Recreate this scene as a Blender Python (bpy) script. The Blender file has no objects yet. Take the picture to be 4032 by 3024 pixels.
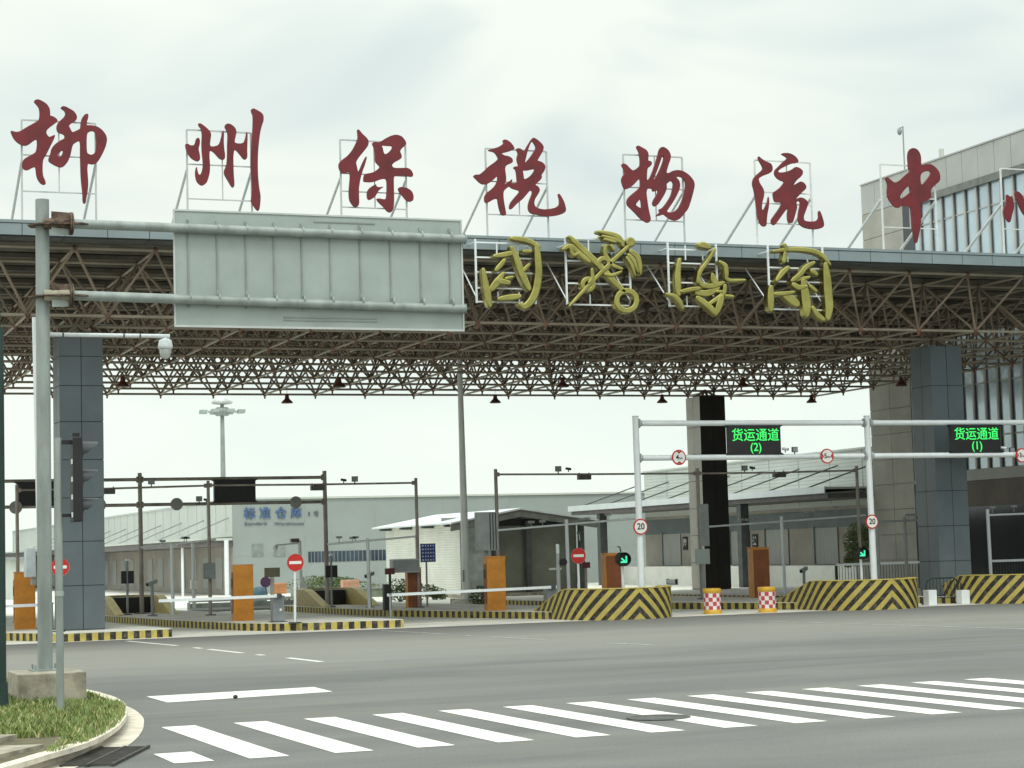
import bpy, bmesh, math, random
import numpy as np
from mathutils import Vector, Matrix
random.seed(7)
R = math.radians
sc = bpy.context.scene
# ------------------------------------------------------------------ camera
PW, PH, FPX = 4032.0, 3024.0, 7811.4
PITCH, ROLL, YAW, HC = R(4.81), R(-1.56), R(21.3), 1.9
_f = np.array([0, math.cos(PITCH), math.sin(PITCH)]); _u = np.array([0, -math.sin(PITCH), math.cos(PITCH)]); _x = np.array([1., 0, 0])
_c, _s = math.cos(ROLL), math.sin(ROLL)
_rot = np.array([[math.cos(YAW), math.sin(YAW), 0], [-math.sin(YAW), math.cos(YAW), 0], [0, 0, 1]])
CX = _rot @ (_c * _x + _s * _u); CU = _rot @ (-_s * _x + _c * _u); CF = _rot @ _f
C0 = np.array([0, 0, HC])
cam = bpy.data.cameras.new('camera'); cam.sensor_width = 36; cam.lens = FPX * 36 / PW
cam.clip_start = .1; cam.clip_end = 3000
co = bpy.data.objects.new('camera', cam); sc.collection.objects.link(co)
co.matrix_world = Matrix(((CX[0], CU[0], -CF[0], 0), (CX[1], CU[1], -CF[1], 0), (CX[2], CU[2], -CF[2], HC), (0, 0, 0, 1)))
sc.camera = co
# ------------------------------------------------------------------ exposure, sky, sun
sc.view_settings.view_transform = 'Standard'; sc.view_settings.look = 'None'
sc.view_settings.exposure = .12; sc.view_settings.gamma = 1
SUN_EL, SUN_AZ = R(58), R(205)          # azimuth clockwise from +Y
w = bpy.data.worlds.new('World'); sc.world = w; w.use_nodes = True
nt = w.node_tree; nt.nodes.clear()
N = nt.nodes.new; L = nt.links.new
out = N('ShaderNodeOutputWorld'); bg = N('ShaderNodeBackground'); bg.inputs[1].default_value = .1
sky = N('ShaderNodeTexSky'); sky.sky_type = 'NISHITA'; sky.sun_disc = False; sky.sun_elevation = SUN_EL; sky.sun_rotation = SUN_AZ
tc = N('ShaderNodeTexCoord'); mp = N('ShaderNodeMapping'); mp.inputs['Scale'].default_value = (1, 1, 2.4)
L(tc.outputs['Generated'], mp.inputs[0])
n1 = N('ShaderNodeTexNoise'); n1.inputs['Scale'].default_value = 5.0; n1.inputs['Detail'].default_value = 3; n1.inputs['Roughness'].default_value = .5; n1.inputs['Distortion'].default_value = .5
L(mp.outputs[0], n1.inputs['Vector'])
cr = N('ShaderNodeValToRGB'); e = cr.color_ramp.elements
e[0].position = .36; e[0].color = (.70, .80, .79, 1); e[1].position = .60; e[1].color = (.93, .99, .91, 1)
L(n1.outputs['Fac'], cr.inputs[0])
sx = N('ShaderNodeSeparateXYZ'); L(tc.outputs['Generated'], sx.inputs[0])
el = N('ShaderNodeValToRGB'); e = el.color_ramp.elements       # overcast luminance by elevation (zenith brighter)
e[0].position = 0; e[0].color = (.50, .50, .50, 1); e[1].position = 1; e[1].color = (1, 1, 1, 1)
for p, v in ((.08, .475), (.17, .445), (.27, .465), (.42, .80)):
    q = el.color_ramp.elements.new(p); q.color = (v, v, v, 1)
L(sx.outputs['Z'], el.inputs[0])
m1 = N('ShaderNodeMix'); m1.data_type = 'RGBA'; m1.blend_type = 'MULTIPLY'; m1.inputs[0].default_value = 1
L(cr.outputs[0], m1.inputs[6]); L(el.outputs[0], m1.inputs[7])
lo = N('ShaderNodeMapRange'); lo.inputs['From Min'].default_value = .02; lo.inputs['From Max'].default_value = .16
lo.inputs['To Min'].default_value = .85; lo.inputs['To Max'].default_value = 0
L(sx.outputs['Z'], lo.inputs['Value'])
m0 = N('ShaderNodeMix'); m0.data_type = 'RGBA'; m0.inputs[7].default_value = (.43, .475, .43, 1)
L(lo.outputs[0], m0.inputs[0]); L(m1.outputs[2], m0.inputs[6])
m2 = N('ShaderNodeMix'); m2.data_type = 'RGBA'; m2.blend_type = 'MULTIPLY'; m2.inputs[0].default_value = 1; m2.inputs[7].default_value = (20.5, 20.5, 20.5, 1)
m2.clamp_result = False
L(m0.outputs[2], m2.inputs[6])
m3 = N('ShaderNodeMix'); m3.data_type = 'RGBA'; m3.inputs[0].default_value = .95
L(sky.outputs[0], m3.inputs[6]); L(m2.outputs[2], m3.inputs[7])
L(m3.outputs[2], bg.inputs[0]); L(bg.outputs[0], out.inputs[0])
sl = bpy.data.lights.new('sun', 'SUN'); sl.energy = 1.1; sl.angle = R(14); sl.color = (1, .96, .88)
so = bpy.data.objects.new('sun', sl); sc.collection.objects.link(so)
sd = Vector((math.cos(SUN_EL) * math.sin(SUN_AZ), math.cos(SUN_EL) * math.cos(SUN_AZ), math.sin(SUN_EL)))
so.rotation_euler = sd.to_track_quat('Z', 'Y').to_euler(); so.location = (0, 0, 60)
sc.cycles.max_bounces = 6

# ------------------------------------------------------------------ pixel -> world point helpers
def _ray(px, py): return CX * (px - PW / 2) - CU * (py - PH / 2) + CF * FPX
def GZ(px, py, z=0.):
    d = _ray(px, py); return Vector(C0 + d * ((z - HC) / d[2]))
def PB(px, py, b):
    d = _ray(px, py); return Vector(C0 + d * (b / d[1]))
def PA(px, py, a):
    d = _ray(px, py); return Vector(C0 + d * (a / d[0]))

# ------------------------------------------------------------------ materials
MATS = {}
def mat(name, col, rough=.6, metal=0., var=.12, scale=3., col2=None, bump=0., bscale=40., spec=.5, streak=None, emit=None, estr=0., trans=0.):
    m = bpy.data.materials.new(name); m.use_nodes = True; t = m.node_tree
    b = t.nodes['Principled BSDF']; b.inputs['Roughness'].default_value = rough; b.inputs['Metallic'].default_value = metal
    b.inputs['Specular IOR Level'].default_value = spec
    if emit:
        b.inputs['Emission Color'].default_value = (*emit, 1); b.inputs['Emission Strength'].default_value = estr
    c1 = Vector(col); c2 = Vector(col2) if col2 else c1 * (1 - 2 * var); c1b = c1 if col2 else c1 * (1 + var)
    tc = t.nodes.new('ShaderNodeTexCoord'); mp = t.nodes.new('ShaderNodeMapping'); t.links.new(tc.outputs['Object'], mp.inputs[0])
    if streak: mp.inputs['Scale'].default_value = streak
    n = t.nodes.new('ShaderNodeTexNoise'); n.inputs['Scale'].default_value = scale; n.inputs['Detail'].default_value = 6; n.inputs['Roughness'].default_value = .6
    t.links.new(mp.outputs[0], n.inputs['Vector'])
    r = t.nodes.new('ShaderNodeValToRGB'); r.color_ramp.elements[0].position = .34; r.color_ramp.elements[1].position = .62
    r.color_ramp.elements[0].color = (*c2, 1); r.color_ramp.elements[1].color = (*c1b, 1)
    t.links.new(n.outputs['Fac'], r.inputs[0]); t.links.new(r.outputs[0], b.inputs['Base Color'])
    if bump:
        n2 = t.nodes.new('ShaderNodeTexNoise'); n2.inputs['Scale'].default_value = bscale; n2.inputs['Detail'].default_value = 4
        t.links.new(tc.outputs['Object'], n2.inputs['Vector'])
        bp = t.nodes.new('ShaderNodeBump'); bp.inputs['Strength'].default_value = bump; bp.inputs['Distance'].default_value = .02
        t.links.new(n2.outputs['Fac'], bp.inputs['Height']); t.links.new(bp.outputs[0], b.inputs['Normal'])
    MATS[name] = m
    return m
galv = mat('galvanised steel', (.29, .325, .31), .5, .25, .12, 2.2, streak=(2, 2, .5))
galvpale = mat('pale sign back', (.345, .395, .375), .5, .2, .06, 1.4)
rust = mat('rusted flange', (.17, .12, .085), .8, .1, 0, 9, col2=(.035, .018, .012), bump=.4)
white = mat('white paint', (.74, .78, .80), .4, 0, .03, 2.5)
greypaint = mat('grey painted pole', (.42, .44, .44), .5, .1, .07, 2)
red = mat('red letter paint', (.150, .010, .015), .42, 0, .14, 2.2)
gold = mat('gilt metal', (.36, .325, .105), .30, 1., .1, 3)
frame_w = mat('white sign frame', (.66, .68, .66), .5, 0, .05, 3)
frame_g = mat('grey sign frame', (.50, .53, .52), .5, 0, .05, 3)
fasciam = mat('blue grey fascia', (.235, .285, .30), .42, .15, .05, .7)
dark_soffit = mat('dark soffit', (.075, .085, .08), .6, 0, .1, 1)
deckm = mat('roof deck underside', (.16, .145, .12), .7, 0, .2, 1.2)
bars = mat('space frame paint', (.33, .285, .22), .55, 0, .12, .8)
bars_low = mat('space frame web paint', (.26, .20, .15), .6, 0, .25, .5)
balls = mat('node joint paint', (.22, .11, .075), .6, 0, .3, 1.5)
colm = mat('slate column cladding', (.115, .140, .155), .42, .1, .06, .8)
colgap = mat('cladding joint', (.02, .025, .03), .8)
concrete = mat('pale concrete', (.70, .69, .62), .85, 0, .10, .9, bump=.15)
conc2 = mat('weathered concrete', (.34, .31, .24), .9, 0, .2, 4, bump=.3, bscale=25)
kerbm = mat('kerb stone', (.64, .58, .48), .85, 0, .12, 3, bump=.2)
kerbf = mat('kerb stone face', (.40, .36, .32), .9, 0, .2, 5, bump=.3)
orange = mat('orange kiosk paint', (.56, .215, .018), .45, 0, .10, 3)
brown = mat('brown kiosk side', (.22, .060, .012), .5, 0, .12, 3)
black = mat('matt black', (.012, .012, .013), .55, 0, .2, 3)
dgrey = mat('dark grey', (.06, .065, .065), .5, 0, .15, 3)
mgrey = mat('mid grey', (.26, .28, .28), .5, 0, .08, 3)
bpole = mat('brownish mast paint', (.32, .28, .245), .6, .1, .2, 1.3)
signred = mat('sign red', (.52, .02, .016), .4, 0, .05, 4)
signwhite = mat('sign white', (.80, .80, .77), .45, 0, .03, 4)
signback = mat('sign back grey', (.30, .29, .27), .55, .2, .08, 4)
letterblack = mat('sign lettering black', (.015, .015, .015), .5)
letterblue = mat('facade lettering blue', (.06, .12, .26), .5)
letterw = mat('small lettering white', (.8, .8, .8), .5)
bluesign = mat('blue board', (.02, .06, .28), .4, 0, .05, 4)
ledgreen = mat('led green', (.02, .3, .04), .5, emit=(.05, .9, .16), estr=1.0)
arrowgreen = mat('arrow led green', (.02, .3, .2), .5, emit=(.05, .75, .38), estr=1.1)
whwall = mat('warehouse cladding', (.275, .31, .30), .6, 0, .03, .5)
whside = mat('warehouse light cladding', (.50, .53, .49), .6, 0, .04, .4)
whbeige = mat('warehouse beige wall', (.36, .33, .29), .8, 0, .08, .6)
shutter = mat('roller shutter', (.36, .37, .35), .6, 0, .1, 1.5, streak=(8, 8, .3))
glassd = mat('dark window glass', (.05, .07, .10), .08, 0, .3, .7, spec=1.)
glassb = mat('pale curtain glass', (.50, .60, .66), .12, .35, .06, .6, spec=1.)
officep = mat('office panel', (.40, .40, .375), .55, 0, .05, .5)
officeb = mat('office beige wall', (.34, .325, .285), .7, 0, .07, .8)
officebr = mat('office brown band', (.15, .125, .10), .7, 0, .1, .8)
mullion = mat('mullion', (.42, .42, .40), .5, .2, .06, 1)
boothw = mat('corrugated white sheet', (.74, .74, .68), .5, 0, .04, 1)
boothroof = mat('booth roof sheet', (.66, .70, .72), .4, .2, .04, 1)
olive = mat('booth glazing', (.15, .155, .12), .25, 0, .1, .8, spec=.8)
yellow = mat('yellow road paint', (.56, .45, .12), .6, 0, .12, 6)
barrely = mat('yellow barrel plastic', (.62, .36, .03), .4, 0, .06, 4)
leafm = mat('leaf green', (.115, .155, .045), .6, 0, 0, 6, col2=(.045, .075, .02))
leafm2 = mat('pale leaf green', (.20, .24, .09), .6, 0, 0, 6, col2=(.09, .13, .04))
bark = mat('bark', (.09, .07, .05), .9, 0, .2, 8)
grassm = mat('grass blade', (.22, .29, .08), .65, 0, 0, 2.5, col2=(.115, .165, .04))
drygrass = mat('dry grass', (.42, .39, .18), .7, 0, .2, 4)
soil = mat('soil', (.12, .105, .06), .95, 0, .2, 5, bump=.5)
purple = mat('faded purple sign', (.20, .10, .25), .5)
darkgreen = mat('dark green post', (.012, .035, .030), .45, 0, .15, 2)
iron = mat('cast iron', (.07, .065, .06), .7, .3, .2, 6, bump=.3)

def uvnode(t):
    n = t.nodes.new('ShaderNodeUVMap'); return n
def stripe_mat(name, mode, period, c1=(.50, .40, .085), c2=(.018, .014, .012), wear=.25):
    """two-tone painted stripes laid along the surface's own length (UV in metres)"""
    m = bpy.data.materials.new(name); m.use_nodes = True; t = m.node_tree; b = t.nodes['Principled BSDF']; b.inputs['Roughness'].default_value = .6
    uv = uvnode(t); sp = t.nodes.new('ShaderNodeSeparateXYZ'); t.links.new(uv.outputs[0], sp.inputs[0])
    def mth(op, a, bb=None):
        n = t.nodes.new('ShaderNodeMath'); n.operation = op
        for i, v in enumerate((a, bb)):
            if v is None: continue
            if isinstance(v, (int, float)): n.inputs[i].default_value = v
            else: t.links.new(v, n.inputs[i])
        return n.outputs[0]
    s, z = sp.outputs[0], sp.outputs[1]
    if mode == 'chevron': v = mth('ADD', mth('ABSOLUTE', s), z)
    elif mode == 'block': v = s
    if mode == 'check':
        a = mth('FLOOR', mth('DIVIDE', s, period)); c = mth('FLOOR', mth('DIVIDE', z, period))
        k = mth('FLOORED_MODULO', mth('ADD', a, c), 2)
        fac = mth('GREATER_THAN', k, .5)
    else:
        fac = mth('GREATER_THAN', mth('FRACT', mth('DIVIDE', v, period)), .5)
    tc = t.nodes.new('ShaderNodeTexCoord'); n = t.nodes.new('ShaderNodeTexNoise'); n.inputs['Scale'].default_value = 9; n.inputs['Detail'].default_value = 6
    t.links.new(tc.outputs['Object'], n.inputs['Vector'])
    mx = t.nodes.new('ShaderNodeMix'); mx.data_type = 'RGBA'; mx.inputs[6].default_value = (*c1, 1); mx.inputs[7].default_value = (*c2, 1)
    t.links.new(fac, mx.inputs[0])
    dirt = t.nodes.new('ShaderNodeMix'); dirt.data_type = 'RGBA'; dirt.inputs[7].default_value = (.20, .17, .12, 1)
    mr = t.nodes.new('ShaderNodeMapRange'); mr.inputs['From Min'].default_value = .45; mr.inputs['From Max'].default_value = .75; mr.inputs['To Max'].default_value = wear * 2
    t.links.new(n.outputs['Fac'], mr.inputs['Value']); t.links.new(mr.outputs[0], dirt.inputs[0])
    t.links.new(mx.outputs[2], dirt.inputs[6]); t.links.new(dirt.outputs[2], b.inputs['Base Color'])
    return m
chev = stripe_mat('chevron paint', 'chevron', .36)
kerbstripe = stripe_mat('striped kerb paint', 'block', .30, wear=.35)
checkm = stripe_mat('red white check', 'check', .115, (.50, .05, .06), (.74, .72, .70), .1)

def asphalt_mat():
    m = bpy.data.materials.new('worn asphalt'); m.use_nodes = True; t = m.node_tree; b = t.nodes['Principled BSDF']
    b.inputs['Roughness'].default_value = .85; b.inputs['Specular IOR Level'].default_value = .3
    tc = t.nodes.new('ShaderNodeTexCoord')
    def noise(scale, sc3, det=5, rough=.6, dist=0.):
        mp = t.nodes.new('ShaderNodeMapping'); mp.inputs['Scale'].default_value = sc3; mp.inputs['Rotation'].default_value = (0, 0, R(-12)); t.links.new(tc.outputs['Object'], mp.inputs[0])
        n = t.nodes.new('ShaderNodeTexNoise'); n.inputs['Scale'].default_value = scale; n.inputs['Detail'].default_value = det; n.inputs['Roughness'].default_value = rough; n.inputs['Distortion'].default_value = dist
        t.links.new(mp.outputs[0], n.inputs['Vector']); return n.outputs['Fac']
    def ramp(f, a, b2, ca, cb):
        r = t.nodes.new('ShaderNodeValToRGB'); r.color_ramp.elements[0].position = a; r.color_ramp.elements[1].position = b2
        r.color_ramp.elements[0].color = (*ca, 1); r.color_ramp.elements[1].color = (*cb, 1); t.links.new(f, r.inputs[0]); return r.outputs[0]
    def mix(f, a, b2, bt='MIX'):
        n = t.nodes.new('ShaderNodeMix'); n.data_type = 'RGBA'; n.blend_type = bt
        if isinstance(f, float): n.inputs[0].default_value = f
        else: t.links.new(f, n.inputs[0])
        for i, v in ((6, a), (7, b2)):
            if isinstance(v, tuple): n.inputs[i].default_value = (*v, 1)
            else: t.links.new(v, n.inputs[i])
        return n.outputs[2]
    base = ramp(noise(.5, (.22, 1, 1), 6, .62, .6), .32, .68, (.120, .121, .117), (.178, .178, .170))
    grain = ramp(noise(34, (1, 1, 1), 3, .8), .25, .75, (.72, .72, .72), (1.28, 1.28, 1.28))
    base = mix(1., base, grain, 'MULTIPLY')
    # pale dust carried across the junction in front of the gate
    sx = t.nodes.new('ShaderNodeSeparateXYZ'); t.links.new(tc.outputs['Object'], sx.inputs[0])
    rr = t.nodes.new('ShaderNodeValToRGB'); el = rr.color_ramp.elements
    mr = t.nodes.new('ShaderNodeMapRange'); mr.inputs['From Min'].default_value = 20; mr.inputs['From Max'].default_value = 60
    wob = t.nodes.new('ShaderNodeMath'); wob.operation = 'MULTIPLY_ADD'; wob.inputs[1].default_value = 9.; t.links.new(noise(.12, (.6, 1, 1), 4), wob.inputs[0]); t.links.new(sx.outputs['Y'], wob.inputs[2])
    sub = t.nodes.new('ShaderNodeMath'); sub.operation = 'SUBTRACT'; sub.inputs[1].default_value = 4.5; t.links.new(wob.outputs[0], sub.inputs[0])
    t.links.new(sub.outputs[0], mr.inputs['Value']); t.links.new(mr.outputs[0], rr.inputs[0])
    el[0].position = .30; el[0].color = (0, 0, 0, 1); el[1].position = .75; el[1].color = (0, 0, 0, 1)
    for p, v in ((.40, .50), (.55, .75), (.66, .30)):
        q = el.new(p); q.color = (v, v, v, 1)
    base = mix(rr.outputs[0], base, (.29, .285, .255))
    tan = ramp(noise(.35, (.5, 1, 1), 5, .6, 1.), .52, .72, (0, 0, 0), (.45, .45, .45))
    base = mix(tan, base, (.215, .205, .165))
    t.links.new(base, b.inputs['Base Color'])
    bp = t.nodes.new('ShaderNodeBump'); bp.inputs['Strength'].default_value = .3; bp.inputs['Distance'].default_value = .01
    t.links.new(noise(60, (1, 1, 1), 3, .8), bp.inputs['Height']); t.links.new(bp.outputs[0], b.inputs['Normal'])
    return m
asphalt = asphalt_mat()
linepaint = mat('road line paint', (.80, .79, .74), .7, 0, .04, 5, col2=(.68, .66, .58))
lineworn = mat('worn line paint', (.50, .50, .45), .8, 0, 0, 4, col2=(.24, .24, .22))

# ------------------------------------------------------------------ mesh builder
class MB:
    def __init__(s): s.v = []; s.f = []; s.uv = {}; s.sm = []
    def add(s, vs, fs, uvs=None, smooth=False):
        o = len(s.v); s.v += [tuple(p) for p in vs]
        for i, f in enumerate(fs):
            if uvs: s.uv[len(s.f)] = uvs[i]
            s.f.append(tuple(o + k for k in f)); s.sm.append(smooth)
        return s
    def box(s, x0, x1, y0, y1, z0, z1):
        vs = [(x, y, z) for z in (z0, z1) for y in (y0, y1) for x in (x0, x1)]
        return s.add(vs, [(0, 2, 3, 1), (4, 5, 7, 6), (0, 1, 5, 4), (2, 6, 7, 3), (0, 4, 6, 2), (1, 3, 7, 5)])
    def cbox(s, c, dx, dy, dz): return s.box(c[0] - dx / 2, c[0] + dx / 2, c[1] - dy / 2, c[1] + dy / 2, c[2] - dz / 2, c[2] + dz / 2)
    def bar(s, p, q, r, n=8, r2=None, caps=True):
        p, q = Vector(p), Vector(q); d = q - p
        if d.length < 1e-6: return s
        d.normalize(); a = d.orthogonal().normalized()
        if abs(d.z) < .95: a = d.cross(Vector((0, 0, 1))).normalized()
        b = d.cross(a); r2 = r if r2 is None else r2
        vs = [p + (a * math.cos(t) + b * math.sin(t)) * r for t in [(k + .5) * 2 * math.pi / n for k in range(n)]]
        vs += [q + (a * math.cos(t) + b * math.sin(t)) * r2 for t in [(k + .5) * 2 * math.pi / n for k in range(n)]]
        fs = [(k, (k + 1) % n, n + (k + 1) % n, n + k) for k in range(n)]
        s.add(vs, fs, smooth=n > 6)
        if caps: s.add(vs, [tuple(range(n))[::-1], tuple(range(n, 2 * n))])
        return s
    def sqbar(s, p, q, w, h=None):
        """rectangular tube from p to q"""
        p, q = Vector(p), Vector(q); h = h or w; d = (q - p).normalized()
        a = d.cross(Vector((0, 0, 1))); a = Vector((1, 0, 0)) if a.length < 1e-4 else a.normalized(); b = a.cross(d).normalized()
        vs = [o + a * (i * w / 2) + b * (j * h / 2) for o in (p, q) for i, j in ((-1, -1), (1, -1), (1, 1), (-1, 1))]
        return s.add(vs, [(0, 1, 5, 4), (1, 2, 6, 5), (2, 3, 7, 6), (3, 0, 4, 7), (3, 2, 1, 0), (4, 5, 6, 7)])
    def lathe(s, c, prof, n=20, axis='z', caps=True):
        vs = []
        for r, h in prof:
            for k in range(n):
                t = 2 * math.pi * k / n; x, y = r * math.cos(t), r * math.sin(t)
                vs.append((c[0] + x, c[1] + y, c[2] + h) if axis == 'z' else ((c[0] + x, c[1] + h, c[2] + y)))
        fs = [(i * n + k, i * n + (k + 1) % n, (i + 1) * n + (k + 1) % n, (i + 1) * n + k) for i in range(len(prof) - 1) for k in range(n)]
        s.add(vs, fs, smooth=True)
        m = len(prof) - 1
        if caps: s.add(vs, [tuple(range(n))[::-1], tuple(m * n + k for k in range(n))])
        return s
    def prism(s, poly, z0, z1):
        n = len(poly); vs = [(p[0], p[1], z0) for p in poly] + [(p[0], p[1], z1) for p in poly]
        L_ = 0; fs = []; uvs = []
        for k in range(n):
            a, b = poly[k], poly[(k + 1) % n]; d = math.hypot(a[0] - b[0], a[1] - b[1])
            fs.append((k, (k + 1) % n, n + (k + 1) % n, n + k)); uvs.append([(L_, z0), (L_ + d, z0), (L_ + d, z1), (L_, z1)]); L_ += d
        s.add(vs, fs, uvs); s.add(vs, [tuple(range(n, 2 * n)), tuple(range(n))[::-1]]); return s
    def disc(s, c, r, y0, y1, n=28):
        """flat round plate facing -Y/+Y"""
        return s.lathe((c[0], c[1], c[2]), [(r, y0), (r, y1)], n, axis='y')
    def sphere(s, c, r, n=8, m=5, sz=1.):
        prof = [(max(.001, r * math.sin(math.pi * i / m)), -r * sz * math.cos(math.pi * i / m)) for i in range(m + 1)]
        return s.lathe(c, prof, n)
    def quad(s, a, b, c, d): return s.add([a, b, c, d], [(0, 1, 2, 3)])
    def build(s, name, m, parent=None, bevel=0.):
        root = parent
        while root is not None and root.parent is not None: root = root.parent
        off = Vector(root.location) if root is not None else Vector((0, 0, 0))
        me = bpy.data.meshes.new(name); me.from_pydata([(x - off.x, y - off.y, z - off.z) for x, y, z in s.v], [], s.f)
        if s.uv:
            ul = me.uv_layers.new(name='UVMap')
            for p in me.polygons:
                u = s.uv.get(p.index)
                if u:
                    for li, q in zip(p.loop_indices, u): ul.data[li].uv = q
        bm = bmesh.new(); bm.from_mesh(me); bmesh.ops.recalc_face_normals(bm, faces=bm.faces) if s.solid else None; bm.to_mesh(me); bm.free()
        me.polygons.foreach_set('use_smooth', [bool(x) for x in s.sm] if len(s.sm) == len(me.polygons) else [False] * len(me.polygons))
        me.materials.append(m)
        o = bpy.data.objects.new(name, me); sc.collection.objects.link(o)
        if parent: o.parent = parent
        if bevel:
            md = o.modifiers.new('bevel', 'BEVEL'); md.width = bevel; md.segments = 2; md.limit_method = 'ANGLE'
        return o
    solid = True

def thing(name, label, cat, loc=(0, 0, 0), group=None, kind=None):
    o = bpy.data.objects.new(name, None); sc.collection.objects.link(o); o.location = loc; o.empty_display_size = .2
    tag(o, label, cat, group, kind); return o
def tag(o, label=None, cat=None, group=None, kind=None):
    if label: o['label'] = label
    if cat: o['category'] = cat
    if group: o['group'] = group
    if kind: o['kind'] = kind
    return o
def struct(name, mb, m): return tag(mb.build(name, m), kind='structure')
def kids(o): return [c for c in bpy.data.objects if c.parent == o]
def copy_tree(o, parent=None):
    c = o.copy(); sc.collection.objects.link(c); c.parent = parent
    for ch in kids(o): copy_tree(ch, c)
    return c

def text_mb(body, size, origin, xdir=(1, 0, 0), zdir=(0, 0, 1), depth=.02, align='CENTER', sx=1., bold=0.):
    cu = bpy.data.curves.new('lettering', 'FONT'); cu.body = body; cu.size = size; cu.align_x = align; cu.align_y = 'CENTER'; cu.extrude = depth / 2; cu.offset = bold
    ob = bpy.data.objects.new('lettering', cu); sc.collection.objects.link(ob)
    dg = bpy.context.evaluated_depsgraph_get(); me = ob.evaluated_get(dg).to_mesh()
    X = Vector(xdir); Z = Vector(zdir); Y = X.cross(Z); O = Vector(origin)
    mb = MB(); mb.add([O + X * (v.co.x * sx) + Z * v.co.y + Y * v.co.z for v in me.vertices], [tuple(p.vertices) for p in me.polygons]); mb.solid = True
    ob.evaluated_get(dg).to_mesh_clear(); bpy.data.objects.remove(ob); bpy.data.curves.remove(cu)
    return mb

def smooth_poly(pts, it=2):
    """corner-cutting that keeps tips fairly sharp"""
    for _ in range(it):
        o = []; n = len(pts)
        for k in range(n):
            a, b = pts[k], pts[(k + 1) % n]
            o.append((a[0] * .78 + b[0] * .22, a[1] * .78 + b[1] * .22)); o.append((a[0] * .22 + b[0] * .78, a[1] * .22 + b[1] * .78))
        pts = o
    return pts
def filled_outline(loops3d, nrm, depth, bev=0.):
    """solid plate from closed loops of 3-D points (outer loops and holes) lying in one plane; extruded along nrm"""
    o = loops3d[0][0]; nrm = Vector(nrm).normalized(); X = Vector((1, 0, 0)); Z = Vector((0, 0, 1))
    cu = bpy.data.curves.new('plate', 'CURVE'); cu.dimensions = '2D'; cu.fill_mode = 'BOTH'; cu.extrude = depth / 2; cu.bevel_depth = bev; cu.bevel_resolution = 1
    for lp in loops3d:
        sp = cu.splines.new('POLY'); sp.points.add(len(lp) - 1); sp.use_cyclic_u = True
        for p, q in zip(sp.points, lp): d = q - o; p.co = (d.dot(X), d.dot(Z), 0, 1)
    ob = bpy.data.objects.new('plate', cu); sc.collection.objects.link(ob)
    dg = bpy.context.evaluated_depsgraph_get(); me = ob.evaluated_get(dg).to_mesh()
    mb = MB(); mb.add([o + X * v.co.x + Z * v.co.y - Vector((0, 1, 0)) * v.co.z for v in me.vertices], [tuple(p.vertices) for p in me.polygons])
    ob.evaluated_get(dg).to_mesh_clear(); bpy.data.objects.remove(ob); bpy.data.curves.remove(cu)
    return mb

# ================================================================== SETTING
g = MB(); g.quad((-400, -60, 0), (500, -60, 0), (500, 600, 0), (-400, 600, 0)); g.solid = False
struct('road', g, asphalt)
# concrete apron under the gate, laid 4 mm above the asphalt sheet
g = MB(); g.quad((-60, 48.75, .004), (75, 48.75, .004), (75, 140, .004), (-60, 140, .004)); g.solid = False
struct('pavement', g, concrete)
# crosswalk bars (1.0 m pitch, 0.40 m wide, 4.15 m long)
g = MB(); g.solid = False
for k in range(-1, 14):
    x0 = 4.49 + .842 * k + (.0 if k else 0)
    y0 = 18.72 + .0 * k; y1 = 22.84 + .018 * k
    if k == -1: x0 = 3.78; g.quad((x0 + .02, 18.72, .004), (x0 + .40, 18.72, .004), (x0 + .40, 19.75, .004), (x0 + .02, 19.75, .004)); continue
    g.quad((x0 + .03, y0, .004), (x0 + .42, y0, .004), (x0 + .39, y1, .004), (x0, y1, .004))
struct('crosswalk_marking', g, linepaint)
g = MB(); g.solid = False
g.quad((5.34, 26.72, .004), (7.75, 27.12, .004), (7.80, 28.28, .004), (5.32, 28.12, .004))
struct('stop_line', g, linepaint)
g = MB(); g.solid = False
def dash(p, q, wd):
    p, q = Vector((*p, .004)), Vector((*q, .004)); d = (q - p).normalized(); n = Vector((-d.y, d.x, 0)) * wd / 2
    g.quad(p - n, q - n, q + n, p + n)
for p, q in (((8.63, 48.), (9.07, 44.2)), ((9.17, 42.9), (9.2, 42.3)), ((9.24, 41.8), (9.42, 39.5)), ((9.5, 38.6), (9.53, 38.2)), ((9.65, 36.8), (9.78, 34.9))): dash(p, q, .13)
struct('lane_line', g, linepaint)
g = MB(); g.solid = False
for p, q in (((14.98, 47.9), (15.44, 44.2)), ((15.5, 43.2), (15.53, 42.8)), ((15.66, 41.8), (16.02, 39.5)), ((16.3, 36.9), (16.6, 35.4)), ((23.6, 44.2), (24.9, 34.2)), ((24.0, 41.2), (29.5, 38.4)), ((29.5, 38.4), (32.5, 36.9))): dash(p, q, .11)
struct('worn_guide_line', g, lineworn)

# grass verge corner with kerb and gutter
kt = [(-8, 40.5), (-2, 37.5), (1.6, 34.8), (3.0, 33.0), (3.9, 30.6), (4.28, 28.6), (4.40, 26.4), (4.27, 24.7), (4.07, 23.5), (3.80, 22.25), (3.45, 21.0), (3.03, 19.85), (2.53, 18.9), (2.1, 18.1), (1.2, 16.6), (-.6, 13.8)]
def resample(pts, step=.25):
    out_ = []
    for k in range(len(pts) - 1):
        p0 = Vector(pts[max(0, k - 1)]); p1 = Vector(pts[k]); p2 = Vector(pts[k + 1]); p3 = Vector(pts[min(len(pts) - 1, k + 2)])
        n = max(1, int((p2 - p1).length / step))
        for i in range(n):
            t = i / n
            out_.append(.5 * ((2 * p1) + (p2 - p0) * t + (2 * p0 - 5 * p1 + 4 * p2 - p3) * t * t + (3 * p1 - p0 - 3 * p2 + p3) * t ** 3))
    out_.append(Vector(pts[-1])); return out_
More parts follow.
